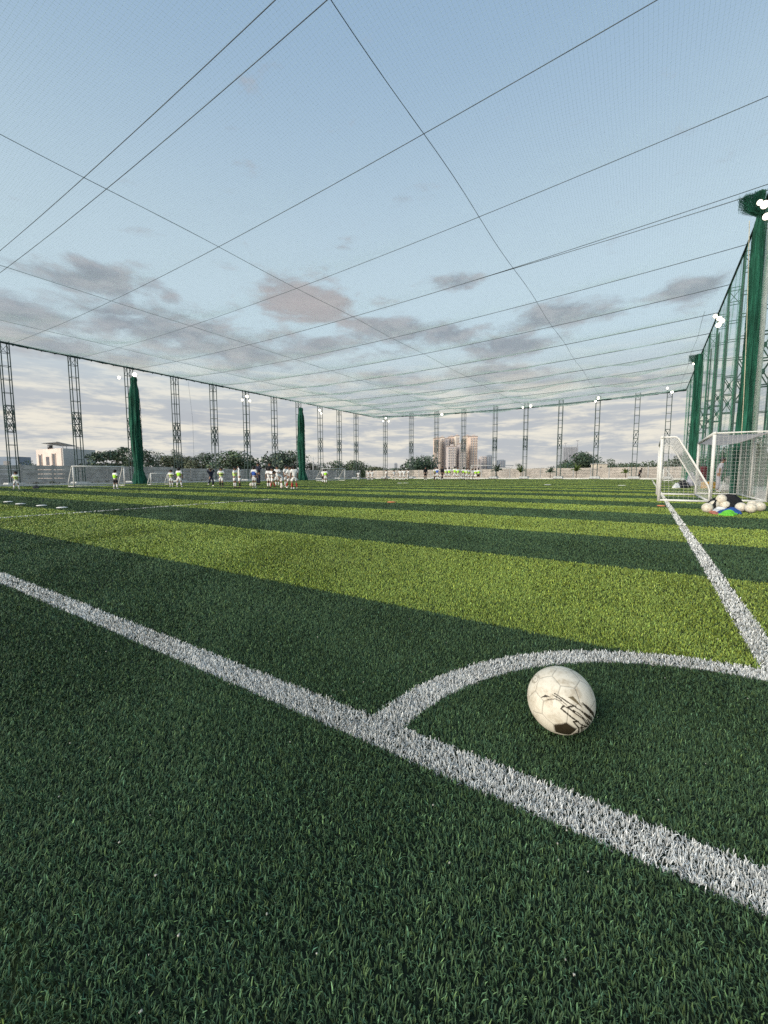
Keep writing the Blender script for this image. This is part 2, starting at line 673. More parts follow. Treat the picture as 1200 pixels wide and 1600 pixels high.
mb_ = bpy.data.materials.new("worn_ball_skin")
mb_.use_nodes = True
t = NT(mb_.node_tree)
b = mb_.node_tree.nodes['Principled BSDF']
b.inputs['Roughness'].default_value = 0.5
b.inputs['Specular IOR Level'].default_value = 0.3
ta = t.new('ShaderNodeAttribute')
ta.attribute_name = 'tone'
oc = t.new('ShaderNodeTexCoord').outputs['Object']
d1 = t.noise(oc, 22.0, 6, 0.65, 0.4)
d2 = t.noise(oc, 95.0, 4, 0.7)
dirt = t.m('MULTIPLY', t.smooth(d1, 0.43, 0.70), t.smooth(d2, 0.3, 0.7, 0.4, 1.0))
c = t.mix(t.m('MULTIPLY', dirt, 0.9), (0.72, 0.655, 0.535), (0.38, 0.31, 0.215))
c = t.mix(t.smooth(t.noise(oc, 300.0, 2), 0.62, 0.72, 0, 0.35), c, (0.4, 0.34, 0.25))
c = t.mix(1.0, c, ta.outputs['Color'], 'MULTIPLY')
t.put(b.inputs['Base Color'], c)
bn = t.new('ShaderNodeBump')
bn.inputs['Strength'].default_value = 0.08
bn.inputs['Distance'].default_value = 0.002
t.put(bn.inputs['Height'], t.noise(oc, 700.0, 2))
t.put(b.inputs['Normal'], bn.outputs[0])


def ball_mesh(name, radius, sub, rot, design=None, seam=0.014):
    P, Fc = sphere_np(sub)
    Cn = np.vstack([ico, HEXC]) @ rot.T
    h = np.array([2.32744] * 12 + [2.26728] * 20)
    val = (P @ Cn.T) / h[None]
    srt = np.sort(val, axis=1)
    gap = (srt[:, -1] - srt[:, -2]) * 2.3
    face = np.argmax(val, axis=1)
    g = np.clip(gap / seam, 0, 1)
    g = g * g * (3 - 2 * g)
    tone_ = np.ones((len(P), 4))
    tone_[:, :3] = (0.45 + 0.55 * np.clip(gap / (seam * 1.0), 0, 1))[:, None]
    if design is not None:
        design(P, tone_, face, gap)
    V_ = P * (radius * (1 - 0.012 * (1 - g)))[:, None]
    return np_mesh(name, V_, Fc, tone_, True)


ball_px = (876, 1093)
BR = 0.11
ball_pos = at(876, 1093, 0.114)
ball_pos.z = 0.114
nv = (Vector((0, 0, CAM_H)) - ball_pos).normalized()
rv = Vector((0, 0, 1)).cross(nv).normalized()
upv = nv.cross(rv).normalized()
E1, E2 = (math.sqrt(.5), math.sqrt(.5)), (math.sqrt(.5), -math.sqrt(.5))


def crop_dir(x, y):
    """a mark on the ball, measured in the close view of the photograph, as a direction from the ball's centre"""
    dx_, dy_ = x - 577, y - 558
    a_ = (dx_ * E1[0] + dy_ * E1[1]) / 363.0
    b_ = (dx_ * E2[0] + dy_ * E2[1]) / 310.0
    X_ = a_ * E1[0] + b_ * E2[0]
    Y_ = a_ * E1[1] + b_ * E2[1]
    q = min(0.995, X_ * X_ + Y_ * Y_)
    return rv * X_ - upv * Y_ + nv * math.sqrt(1 - q)


cpent = crop_dir(648, 842)
vtx = crop_dir(537, 798)
# rotate the stitch pattern so that one pentagon sits on the black panel
e_z = cpent.normalized()
e_x = (vtx - e_z * vtx.dot(e_z)).normalized()
e_y = e_z.cross(e_x)
p0 = Vector(ico[0])
nb = [Vector(q) for q in HEXC if Vector(q).dot(p0) > 0.7]
hx = nb[0]
hx = (hx - p0 * hx.dot(p0)).normalized()
# vertices of the pentagon lie between two neighbouring hexagon centres
vx = Matrix.Rotation(math.pi / 5, 3, p0) @ hx
src = Matrix((vx, p0.cross(vx), p0)).transposed()
dst = Matrix((e_x, e_y, e_z)).transposed()
ROT = np.array(dst @ src.inverted())


def ball_design(P, tone_, face, gap):
    rvn, upn, nvn = (np.array(q) for q in (rv, upv, nv))
    X_, Y_, Z_ = P @ rvn, -(P @ upn), P @ nvn
    a_ = (X_ * E1[0] + Y_ * E1[1]) * 363.0
    b_ = (X_ * E2[0] + Y_ * E2[1]) * 310.0
    x = 577 + a_ * E1[0] + b_ * E2[0]
    y = 558 + a_ * E1[1] + b_ * E2[1]
    fr_ = Z_ > 0
    ink = np.zeros(len(P), bool)
    wedge = np.zeros(len(P), bool)
    for pl in ([(385, 567), (432, 530), (485, 547), (440, 553)], [(768, 556), (830, 590), (892, 640), (900, 688), (850, 640), (808, 603)],
               [(765, 640), (830, 668), (885, 700), (884, 726), (830, 694)], [(640, 612), (700, 594), (724, 606), (668, 618), (668, 628), (720, 655), (704, 664)],
               [(480, 516), (530, 530), (592, 560), (560, 556)]):
        ink |= in_poly(x, y, pl)
    wedge |= in_poly(x, y, [(640, 528), (685, 513), (735, 560), (788, 613), (700, 560)])
    for pl, w in (([(515, 508), (590, 545), (655, 580), (722, 607)], 5), ([(640, 620), (700, 655), (790, 705), (850, 762), (872, 745), (838, 712)], 5),
                  ([(612, 612), (590, 640), (700, 712), (758, 742), (715, 746), (742, 772), (772, 800), (776, 852), (735, 868)], 7),
                  ([(455, 572), (520, 560), (600, 572)], 3), ([(700, 640), (760, 668), (830, 725), (868, 770)], 4),
                  ([(760, 748), (800, 770), (848, 778), (800, 790), (815, 822)], 5), ([(690, 600), (800, 650), (880, 690)], 4),
                  ([(560, 545), (640, 605)], 3), ([(600, 610), (640, 625)], 3), ([(880, 640), (905, 690)], 4), ([(800, 760), (790, 800), (805, 840)], 5)):
        ink |= near_poly(x, y, pl, w)
    rr = np.hypot(x - 306, (y - 385) * 0.8)
    badge = ((np.abs(rr - 30) < 3.2) | (rr < 7) | (near_poly(x, y, [(300, 405), (306, 440)], 4)) | (near_poly(x, y, [(290, 400), (285, 425)], 3)))
    pent = face == int(np.argmax((ico @ ROT.T) @ np.array(cpent)))
    pent &= gap > 0.006
    k = np.array([0.05, 0.042, 0.032, 1])
    tone_[fr_ & wedge] = (0.22, 0.19, 0.13, 1)
    tone_[fr_ & ink] = k
    tone_[pent] = (0.055, 0.045, 0.032, 1)
    tone_[fr_ & badge] *= (0.5, 0.48, 0.45, 1)


bo = link_mesh("soccer_ball", ball_mesh("soccer_ball", BR, 7, ROT, ball_design), mb_)
bo.location = ball_pos
tag(bo, "large worn off white football with jagged black marks inside the corner arc", "ball")
# ------------------------------------------------------------------ cage: lattice towers
H_NET = 12.0
m_steel = mat("green_steel", (0.034, 0.066, 0.060), 0.5, 0.25, 3.0, spec=0.4)
m_conc = mat("pale_concrete", (0.50, 0.49, 0.46), 0.9, 0.18, 2.5, bump=0.3)
TW_S = 0.57


def make_tower():
    root = empty("lattice_tower")
    hs = TW_S / 2
    for sx_, sy_ in ((-1, -1), (1, -1), (1, 1), (-1, 1)):
        MB().box((sx_ * hs, sy_ * hs, 6.15), (0.065, 0.065, 11.9)).build("leg", m_steel, root)
    r_ = MB()
    cor = [(-hs, -hs), (hs, -hs), (hs, hs), (-hs, hs)]
    zz = [1.3, 2.4, 3.5, 7.85, 8.95, 10.05, 11.15, 11.98]
    for z in zz:
        r_ = MB()
        for i in range(4):
            a, b2 = cor[i], cor[(i + 1) % 4]
            r_.tube([(a[0], a[1], z), (b2[0], b2[1], z)], 0.024, 4)
        if z == 11.98:
            for i in range(4):
                a, b2 = cor[i], cor[(i + 1) % 4]
                r_.tube([(a[0], a[1], 11.15), (b2[0], b2[1], 11.97)], 0.02, 4)
        r_.build("rung_ring", m_steel, root)
    x_ = MB()
    for i in range(4):
        a, b2 = cor[i], cor[(i + 1) % 4]
        for z in (4.6, 5.7, 6.8):
            x_.tube([(a[0], a[1], z), (b2[0], b2[1], z)], 0.036, 4)
        for z in (4.6, 5.7):
            x_.tube([(a[0], a[1], z), (b2[0], b2[1], z + 1.1)], 0.028, 4)
            x_.tube([(b2[0], b2[1], z), (a[0], a[1], z + 1.1)], 0.028, 4)
            mx, my = (a[0] + b2[0]) / 2, (a[1] + b2[1]) / 2
            x_.ell((mx, my, z + 0.55), (0.07, 0.07, 0.12), 6, 4)
    x_.build("cross_panel", m_steel, root)
    f_ = MB()
    f_.box((0, 0, 0.12), (1.5, 1.5, 0.34), 0, 0, 0.78)
    f_.build("footing", m_conc, root)
    return root


tower0 = make_tower()
first = [True]
ORD = ["first", "second", "third", "fourth", "fifth", "sixth", "seventh", "eighth", "ninth", "tenth", "eleventh", "twelfth", "thirteenth"]
TOWERS = {}


def put_tower(key, u, v, label, zoff=0.0):
    if first[0]:
        o = tower0
        first[0] = False
    else:
        o = copy_tree(tower0)
    o.location = wp(u, v, gz(u, v) + zoff)
    o.rotation_euler = (0, 0, -BU + R(random.uniform(-1.5, 1.5)))
    o.scale = (1, 1, (H_NET + 0.05 - gz(u, v) - zoff) / 12.05)
    tag(o, label, "tower", "green lattice towers holding up the net")
    TOWERS[key] = (u, v)


LEFT_U = [13.4 + 5.05 * i for i in range(11)]
left_lamps = {2, 5, 8}
for i, u in enumerate(LEFT_U):
    if i in left_lamps:
        lb = {2: "lit lattice tower behind the small white goal, beside the net bundle", 5: "lit lattice tower behind the boys near the blue bib",
              8: "lit lattice tower just beyond the far net bundle on the left side"}[i]
    else:
        lb = {0: "unlit lattice tower at the left edge of the picture", 1: "unlit lattice tower in front of the sunset-pink house",
              3: "unlit lattice tower behind the two lime boys, right of the net bundle", 4: "unlit lattice tower behind the running dark coach",
              6: "unlit lattice tower behind the white team huddle", 7: "unlit lattice tower touching the far net bundle on the left",
              9: "unlit lattice tower, second before the far left corner", 10: "unlit lattice tower at the far left corner of the cage"}[i]
    put_tower(("L", i), u, -47.1, lb)
FAR_V = [-44.2, -38.4, -33.2, -28.0, -22.4, -17.4, -12.2, -7.1, -2.1, 1.6]
far_lbl = ["lit lattice tower with three lamps left of the round dark tree", "unlit lattice tower standing behind the round dark tree",
           "lit lattice tower before the left part of the peach high-rises", "unlit lattice tower before the right part of the peach high-rises",
           "unlit lattice tower just right of the peach high-rises", "lit lattice tower beside the white oval banner",
           "unlit lattice tower left of the grey office block", "lit lattice tower over the wide dark round tree",
           "unlit lattice tower by the walking dark figure", "lit lattice tower at the far right corner of the cage"]
for i, v in enumerate(FAR_V):
    put_tower(("F", i), 69.6, v, far_lbl[i], 0.12)
RIGHT_U = [13.4, 18.45, 24.0, 28.6, 33.6, 38.7, 43.7, 48.8, 56.0, 63.0]
r_lbl = ["lattice tower nearest the camera, cut by the right picture edge", "lattice tower right of the big frayed net bundle", "lattice tower hidden inside the big frayed net bundle",
         "first lattice tower beyond the big frayed net bundle", "second lattice tower beyond the big frayed net bundle", "lattice tower carrying the lamp cluster on the right side",
         "first lattice tower beyond the right lamp cluster", "lattice tower just before the far net bundle on the right side",
         "lattice tower just beyond the far right net bundle", "last lattice tower of the right side before the corner"]
for i, u in enumerate(RIGHT_U):
    put_tower(("R", i), u, 3.75, r_lbl[i])

# ------------------------------------------------------------------ overhead net
m_net = mat("green_net_thread", (0.55, 0.70, 0.63), 0.7, 0.2, 0.8)
_t = NT(m_net.node_tree)
_p = m_net.node_tree.nodes['Principled BSDF']
_tr = _t.new('ShaderNodeBsdfTranslucent')
_t.put(_tr.inputs['Color'], (0.66, 0.80, 0.73))
_mx = _t.new('ShaderNodeMixShader')
_mx.inputs[0].default_value = 0.55
_t.put(_mx.inputs[1], _p.outputs[0])
_t.put(_mx.inputs[2], _tr.outputs[0])
_t.put(m_net.node_tree.nodes['Material Output'].inputs['Surface'], _mx.outputs[0])
m_snet = mat("side_net_thread", (0.12, 0.40, 0.24), 0.7, 0.2, 0.8)
_t = NT(m_snet.node_tree)
_tr = _t.new('ShaderNodeBsdfTranslucent')
_t.put(_tr.inputs['Color'], (0.30, 0.64, 0.42))
_mx = _t.new('ShaderNodeMixShader')
_mx.inputs[0].default_value = 0.6
_t.put(_mx.inputs[1], m_snet.node_tree.nodes['Principled BSDF'].outputs[0])
_t.put(_mx.inputs[2], _tr.outputs[0])
_t.put(m_snet.node_tree.nodes['Material Output'].inputs['Surface'], _mx.outputs[0])
m_cable = mat("dark_cable", (0.10, 0.125, 0.14), 0.6, 0.2, 2.0)
m_edge = mat("green_edge_rope", (0.018, 0.055, 0.045), 0.7, 0.2, 2.0)
CU = [0.3, 7.55, 13.0] + [18.1 + 5.14 * i for i in range(10)] + [69.5]
CVS = [-47.0, -39.2, -28.2, -17.4, -6.6, 2.6, 3.4]
CU = np.array(CU)
belly_amp = np.random.default_rng(4).uniform(0.34, 0.50, len(CU)) + np.clip((CU - 20) / 40, 0, 1) * 0.45


def slant(u, v):
    """the cross cables run slightly askew: the right end lies nearer than the left one"""
    return -0.036 * (v + 20) * np.clip((u - 5) / 9, 0, 1) * np.clip((69.5 - u) / 12, 0, 1)


def roof_z(u, v):
    """sagging roof net: hung from cross cables, bellied between them"""
    u, v = np.asarray(u, float), np.asarray(v, float)
    sag = 0.75 * (1 - ((v + 21.8) / 25.2) ** 2)
    fade = np.clip((69.5 - u) / 12, 0.85, 1)
    u = u - slant(u, v)
    i = np.clip(np.searchsorted(CU, u, side='right') - 1, 0, len(CU) - 2)
    f_ = np.clip((u - CU[i]) / (CU[i + 1] - CU[i]), 0, 1)
    dc = np.min(np.abs(v[..., None] - np.array(CVS)), axis=-1)
    edge = np.clip(dc / 4.5, 0, 1) ** 0.7
    return H_NET - sag * fade - belly_amp[i] * np.sin(math.pi * f_) * edge * (1 + 0.25 * np.sin(v * 0.55 + i))


roof = empty("roof_net", (0, 0, 0), 0, "sagging green net stretched over the whole pitch on cables", "net")


def uvz(u, v, z):
    return np.stack([u * U.x + v * V.x, u * U.y + v * V.y, z], -1)


SP = 0.10
ulines = np.arange(0.5, 69.5, SP)
vk = np.linspace(-47.0, 3.4, 37)
A = np.repeat(ulines[:, None], len(vk), 1)
Bv = np.repeat(vk[None], len(ulines), 0)
jit = np.random.default_rng(2).normal(0, 0.006, A.shape)
pts = uvz(A + jit, Bv, roof_z(A, Bv))
p0a, p1a = pts[:, :-1].reshape(-1, 3), pts[:, 1:].reshape(-1, 3)
vlines = np.arange(-47.0, 3.4, SP)
uk = np.concatenate([np.linspace(CU[i], CU[i + 1], 7)[:-1] for i in range(0, len(CU) - 1)] + [[69.5]])
A = np.repeat(uk[None], len(vlines), 0)
Bv = np.repeat(vlines[:, None], len(uk), 1)
pts = uvz(A, Bv + np.random.default_rng(3).normal(0, 0.006, A.shape), roof_z(A, Bv))
p0b, p1b = pts[:, :-1].reshape(-1, 3), pts[:, 1:].reshape(-1, 3)
thread_mesh("netting", np.vstack([p0a, p0b]), np.vstack([p1a, p1b]), 0.0016 + 0.0014 * np.clip((np.vstack([p0a, p0b]) @ np.array([U.x, U.y, 0]) - 24) / 34, 0, 1), m_net, roof, True)
for u in list(CU[1:-1]) + [8.2]:
    vs_ = np.linspace(-47.0, 3.4, 30)
    off = 0.0 if u != 8.2 else -0.1
    uc_ = u + slant(np.full(30, u), vs_)
    zc_ = roof_z(uc_ if u != 8.2 else 7.55 + slant(np.full(30, 7.55), vs_), vs_)
    P = uvz(uc_, vs_, zc_ - 0.015 + off * (1 - ((vs_ + 21.8) / 25.2) ** 2))
    MB().tube(P, 0.012 if u < 20 else 0.012 + 0.020 * min(1, (u - 20) / 30), 5).build("cable", m_cable, roof)
us_ = CU[4] + slant(np.full(30, CU[4]), np.linspace(-47, 3.4, 30))
MB().tube(uvz(us_ + 0.45 * np.clip((np.linspace(-47, 3.4, 30) + 8) / 11, 0, 1), np.linspace(-47, 3.4, 30), roof_z(us_, np.linspace(-47, 3.4, 30)) - 0.02), 0.016, 4).build("cable", m_cable, roof)
for v in CVS[1:-1]:
    uu_ = np.linspace(37.0 if v > 0 else 4.0, 69.5, 92)
    z_ = roof_z(uu_, np.full(92, v)) + 0.03
    wob = 0.05 * np.sin(uu_ * 0.55 + v) * (1 if v > -25 else 0.5)
    MB().tube(uvz(uu_, v + wob, z_), 0.011, 5).build("cable", m_cable, roof)
for pts_ in (uvz(np.linspace(4, 69.5, 40), np.full(40, -47.0), np.full(40, H_NET)), uvz(np.full(30, 69.5), np.linspace(-47, 3.4, 30), roof_z(np.full(30, 69.5), np.linspace(-47, 3.4, 30))),
             uvz(np.linspace(4, 69.5, 40), np.full(40, 3.4), np.full(40, H_NET))):
    MB().tube(pts_, 0.055, 5).build("edge_rope", m_edge, roof)
# net bunched up and stitched along the far and left edges
rb = random.Random(8)
for (fn, a0_, a1_, k_) in ((lambda q: (69.45, q), -47.0, 3.4, 170), (lambda q: (q, -46.95), 4.0, 69.5, 220)):
    pp, rr_ = [], []
    for i in range(k_ + 1):
        u_, v_ = fn(a0_ + (a1_ - a0_) * i / k_)
        z_ = float(roof_z(np.array([u_]), np.array([v_]))[0]) if u_ > 69.4 else H_NET
        pp.append(wp(u_, v_, z_ - 0.06))
        rr_.append((0.13 if u_ > 69.4 else 0.085) * rb.uniform(0.7, 1.3))
    MB().tube(pp, rr_, 6).build("bunched_edge", m_edge, roof)
# little rings along the left rope
for u in np.arange(12, 69, 1.0):
    MB().box(wp(u, -47.0, H_NET - 0.1), (0.08, 0.08, 0.16), -BU).build("rope_ring", m_edge, roof)

# right hand side net, drawn across the towers
side = empty("side_net", (0, 0, 0), 0, "fine green net hanging along the right side in front of the towers", "net")
us_ = np.arange(9.0, 69.5, 0.12)
k_ = 9
zz_ = np.linspace(0.02, H_NET, k_)
A = np.repeat(us_[:, None], k_, 1)
Zv = np.repeat(zz_[None], len(us_), 0)
wv = 3.42 + 0.10 * np.sin(A * 1.3) * np.sin(math.pi * Zv / H_NET) + 0.04 * np.sin(A * 4.1 + Zv)
P = uvz(A, wv, Zv)
s0, s1 = P[:, :-1].reshape(-1, 3), P[:, 1:].reshape(-1, 3)
zl = np.arange(0.1, H_NET, 0.12)
uk2 = np.linspace(9, 69.5, 150)
A = np.repeat(uk2[None], len(zl), 0)
Zv = np.repeat(zl[:, None], 150, 1)
P = uvz(A, 3.42 + 0.10 * np.sin(A * 1.3) * np.sin(math.pi * Zv / H_NET), Zv)
thread_mesh("netting", np.vstack([s0, P[:, :-1].reshape(-1, 3)]), np.vstack([s1, P[:, 1:].reshape(-1, 3)]), 0.0028, m_snet, side, True)

# gathered curtains of net
m_bun = mat("gathered_green_net", (0.016, 0.095, 0.058), 0.85, 0.6, 5.0, stretch=(1, 1, 0.12), bump=0.4)


def bundle(name_label, pos, z0, z1, prof, seed, frays=0, fray_r=0.6):
    r_ = random.Random(seed)
    root = empty("gathered_net", pos, 0, name_label, "net bundle", "gathered net curtains hanging by the towers")
    nz_, na = 70, 64
    ph = [r_.uniform(0, 6.28) for _ in range(6)]
    vs, fs = [], []
    for j in range(nz_ + 1):
        f_ = j / nz_
        z = z0 + (z1 - z0) * f_
        rr = np.interp(f_, [p[0] for p in prof], [p[1] for p in prof])
        cx_ = 0.06 * math.sin(f_ * 5 + ph[0])
        cy_ = 0.06 * math.sin(f_ * 4 + ph[1])
        for k in range(na):
            a = 2 * math.pi * k / na
            q = 1 + 0.16 * math.sin(a * 7 + ph[2] + 0.7 * math.sin(f_ * 6)) + 0.11 * math.sin(a * 13 + ph[3] + f_ * 3) + 0.07 * math.sin(a * 3 + ph[4] + f_ * 9) + r_.uniform(-.03, .03)
            vs.append((cx_ + rr * q * math.cos(a), cy_ + rr * q * math.sin(a), z))
    for j in range(nz_):
        for k in range(na):
            k2 = (k + 1) % na
            fs.append((j * na + k, j * na + k2, (j + 1) * na + k2, (j + 1) * na + k))
    MB().add(vs, fs, 0, True).build("net_folds", m_bun, root)
    # loose strands of mesh on the outside
    a0, a1, rad_ = [], [], []
    for k in range(260):
        a = r_.uniform(0, 6.28)
        f_ = r_.uniform(0.0, 0.85)
        ln = r_.uniform(0.05, 0.15)
        pr = None
        for q in range(5):
            g_ = f_ + ln * q / 4
            rr = np.interp(g_, [p[0] for p in prof], [p[1] for p in prof]) * (1.12 + 0.1 * math.sin(q * 2 + k))
            p = (rr * math.cos(a + 0.03 * q), rr * math.sin(a + 0.03 * q), z0 + (z1 - z0) * g_)
            if pr:
                a0.append(pr)
                a1.append(p)
            pr = p
    # tuft at the top
    lf = -V
    for k in range(frays):
        f_ = r_.random() ** 1.3
        out_ = fray_r * f_
        q0 = Vector((0.07 * r_.uniform(-1, 1), 0.07 * r_.uniform(-1, 1), z1 - 0.9 - 0.1 * r_.random()))
        drop = r_.random() ** 0.8 * (1.0 - 0.45 * f_)
        q2 = lf * (out_ - 0.12) + U * r_.uniform(-.22, .22) + Vector((0, 0, z1 - drop))
        q1 = q0 * 0.45 + q2 * 0.55 + Vector((r_.uniform(-.06, .06), r_.uniform(-.06, .06), r_.uniform(-.05, .10)))
        q3 = lf * (out_ * r_.uniform(.5, 1.0)) + U * r_.uniform(-.15, .15) + Vector((0, 0, z1 + r_.uniform(-.12, .03)))
        for (s_, e_) in ((q0, q1), (q1, q2), (q2, q3)):
            a0.append(s_)
            a1.append(e_)
    thread_mesh("loose_strands", [tuple(p) for p in a0], [tuple(p) for p in a1], 0.0045 if frays else 0.01, m_bun, root)
    return root


pr_far = [(0, 0.72), (0.06, 0.55), (0.13, 0.36), (0.17, 0.40), (0.35, 0.47), (0.6, 0.47), (0.8, 0.44), (0.89, 0.38), (0.93, 0.28), (0.95, 0.24), (0.98, 0.30), (1.0, 0.22)]
p = at_v(214, 690, -46.4)
u_, v_ = uv(p)
bundle("dark green net bundle flaring on the ground beside the lit left tower", wp(u_, v_, gz(u_, v_)), 0.0, 11.2, [(a, r_ * 0.95) for a, r_ in pr_far], 3)
p = at_v(471, 690, -46.4)
u_, v_ = uv(p)
bundle("slim dark green net bundle right of the white team huddle", wp(u_, v_, gz(u_, v_)), 0.0, 11.2, [(a, r_ * 1.05) for a, r_ in pr_far], 4)
p = at_v(1086, 650, 3.15)
u_, v_ = uv(p)
bundle("dark green net bundle with a dark knot beyond the right lamp cluster", wp(u_, v_, 0), 0.0, 11.7, [(0, .4), (.1, .32), (.3, .27), (.6, .25), (.85, .25), (.94, .26), (1, .2)], 5, 260, 0.9)
p = at_v(1174, 520, 3.15)
u_, v_ = uv(p)
NB = (u_, v_)
bundle("tall thick green net bundle with a frayed tuft on top by the big lamps", wp(u_, v_, 0), 0.0, 12.0, [(0, .24), (.15, .22), (.4, .20), (.65, .185), (.85, .17), (.90, .13), (.92, .08), (.93, .08), (1, .12)], 6, 480, 0.85)
m_rope = mat("pale_rope", (0.55, 0.50, 0.36), 0.8, 0.2, 5)
ro = []
for i in range(14):
    f_ = i / 13
    ro.append(wp(NB[0] - 0.2, NB[1] - 0.36 + 0.20 * math.sin(f_ * 1.9) + 0.10 * f_, 10.9 - 10.7 * f_))
tag(MB().tube(ro, 0.014, 5).build("pull_rope", m_rope), "thin pale pull rope hanging down the frayed net bundle", "rope")
for (x0, y0, x1, y1, lb) in ((294, 596, 303, 715, "thin slack wire hanging right of the third left tower"),):
    a = at_v(x0, y0, -46.9)
    b_ = at_v(x1, y1, -46.9)
    tag(MB().tube([a, (a + b_) / 2 + Vector((0.2, 0, 0)), b_], 0.012, 4).build("hanging_wire", m_cable), lb, "wire")

p = at_v(1190, 520, 3.55)
u_, v_ = uv(p)
m_pale = mat("pale_pole_paint", (0.62, 0.64, 0.58), 0.6, 0.12, 2.0)
lp = empty("light_pole", wp(u_, v_, 0), 0, "tall pale round pole right of the frayed net bundle", "pole")
MB().tube([(0, 0, 0), (0, 0, 6), (0, 0, 11.4)], [0.13, 0.11, 0.09], 12).build("shaft", m_pale, lp)
MB().tube([(0, 0, 0), (0, 0, 0.12)], [0.24, 0.24], 12).build("base_plate", m_conc, lp)

# ------------------------------------------------------------------ floodlights
m_house = mat("lamp_housing", (0.10, 0.105, 0.11), 0.5, 0.1, 5)
m_lens = emat("lit_lens", (1.0, 0.94, 0.78), 14.0)
_t = NT(m_lens.node_tree)
_l = _t.new('ShaderNodeVectorMath', operation='LENGTH')
_t.put(_l.inputs[0], _t.new('ShaderNodeTexCoord').outputs['Object'])
# emission fades towards the rim, putting soft glare into the lens itself
_t.put(m_lens.node_tree.nodes['Principled BSDF'].inputs['Emission Strength'], _t.smooth(_l.outputs['Value'], 0.255, 0.04, 0.42, 7.0))


def make_flood():
    root = empty("floodlight")
    MB().tube([(0, 0.18, 0), (0, 0.06, 0)], [0.16, 0.27], 14).build("housing", m_house, root)
    MB().ell((0, 0.05, 0), (0.25, 0.05, 0.25), 14, 8).build("lens", m_lens, root)
    MB().tube([(-0.30, 0.14, 0), (-0.30, 0.3, -0.1), (0.30, 0.3, -0.1), (0.30, 0.14, 0)], 0.018, 5).build("bracket", m_house, root)
    return root


fl0 = make_flood()
ff = [True]


def flood(pos, face_to, label, sc=1.0):
    o = fl0 if ff[0] else copy_tree(fl0)
    ff[0] = False
    o.location = pos
    d = Vector(face_to) - Vector(pos)
    o.rotation_euler = d.to_track_quat('-Y', 'Z').to_euler()
    o.scale = (sc * 0.62, sc * 0.62, sc * 0.62)
    tag(o, label, "floodlight", "floodlights on the lattice towers")


MID = wp(30, -20, 0.5)
NEARP = wp(2, -6, 1.0)
for (x, y, v, sc, lb) in ((210.5, 585.5, -46.3, 1.5, "bright lamp on the right arm of the lit tower next to the left net bundle"),
                          (186, 590, -46.3, 1.1, "dimmer lamp on the left arm of the lit tower next to the left net bundle"),
                          (386, 619.5, -46.4, 1.35, "top lamp of the three on the tower behind the blue bib boy"),
                          (378.5, 625, -46.4, 1.0, "lower left lamp of the tower behind the blue bib boy"),
                          (390.5, 626.5, -46.4, 1.0, "lower right lamp of the tower behind the blue bib boy"),
                          (499.5, 641, -46.4, 1.35, "upper lamp on the lit tower right of the slim net bundle"),
                          (502, 646, -46.4, .9, "lower lamp on the lit tower right of the slim net bundle")):
    flood(at_v(x, y, v), NEARP, lb, sc)


def at_u(px, py, u):
    d = ray(px, py)
    t_ = u / (d.x * U.x + d.y * U.y)
    return Vector((d.x * t_, d.y * t_, CAM_H + d.z * t_))


for (x, y, sc, lb) in ((603, 653.5, 1.4, "top lamp of the three on the tower left of the round tree"), (598.8, 658, 1.0, "lower left lamp of the tower left of the round tree"),
                       (607.3, 658.3, 1.0, "lower right lamp of the tower left of the round tree"), (690.5, 647.5, 1.5, "single bright lamp above the left part of the high-rises"),
                       (829, 634.5, 1.5, "brighter right lamp on the tower by the white oval banner"), (817, 636.5, 1.0, "smaller left lamp on the tower by the white oval banner"),
                       (935, 622, 1.4, "upper lamp on the tower over the wide round tree"), (930.5, 627, .9, "lower lamp on the tower over the wide round tree"),
                       (1043, 606.5, 1.0, "left lamp of the far right corner tower"), (1050, 612.5, 1.1, "right lamp of the far right corner tower")):
    flood(at_u(x, y, 69.0), NEARP, lb, sc)
for (x, y, v, sc, lb) in ((1117.5, 494, 3.1, .85, "uppermost lamp of the cluster on the right side tower"), (1124, 498, 3.1, .95, "middle lamp of the cluster on the right side tower"),
                          (1128.5, 501.5, 3.1, .85, "right lamp of the cluster on the right side tower"), (1122.5, 508, 3.1, 1.0, "lowest lamp of the cluster on the right side tower"),
                          (1084, 568, 3.0, .9, "upper lamp by the dark knot of the far right bundle"), (1087.5, 572, 3.0, .9, "lower lamp by the dark knot of the far right bundle"),
                          (1187, 316.5, 2.9, .62, "small upper lamp by the tuft of the thick net bundle"), (1194.5, 320, 2.9, .85, "large lamp by the tuft of the thick net bundle"),
                          (1197, 338.5, 2.9, .72, "lowest lamp by the tuft of the thick net bundle")):
    p = at_v(x, y, v)
    flood(p, NEARP, lb, sc)

# ------------------------------------------------------------------ kerb, walls, verge plants
m_kerb = mat("white_kerb", (0.70, 0.68, 0.63), 0.9, 0.15, 2.0, bump=0.2)
kb = MB()
for i in range(40):
    u0, u1 = 5 + i * 1.62, 5 + (i + 1) * 1.62 - 0.015
    kb.box(wp((u0 + u1) / 2, -46.55, gz(0, -46.5) + 0.05), (0.30, u1 - u0, 0.22), -BU)
for i in range(31):
    v0, v1 = -46.3 + i * 1.62, -46.3 + (i + 1) * 1.62 - 0.015
    kb.box(wp(69.3, (v0 + v1) / 2, gz(0, (v0 + v1) / 2) + 0.06), (v1 - v0, 0.30, 0.26), -BU)
tag(kb.build("kerb", m_kerb), "pale concrete kerb along the far and left edges of the turf", "kerb", kind="structure")

m_wall = mat("grey_precast", (0.50, 0.485, 0.46), 0.95, 0.22, 1.4, bump=0.4)
m_post = mat("precast_post", (0.46, 0.45, 0.43), 0.95, 0.15, 3.0, bump=0.3)
m_wall2 = mat("warm_precast", (0.52, 0.46, 0.40), 0.95, 0.18, 1.2, bump=0.4)


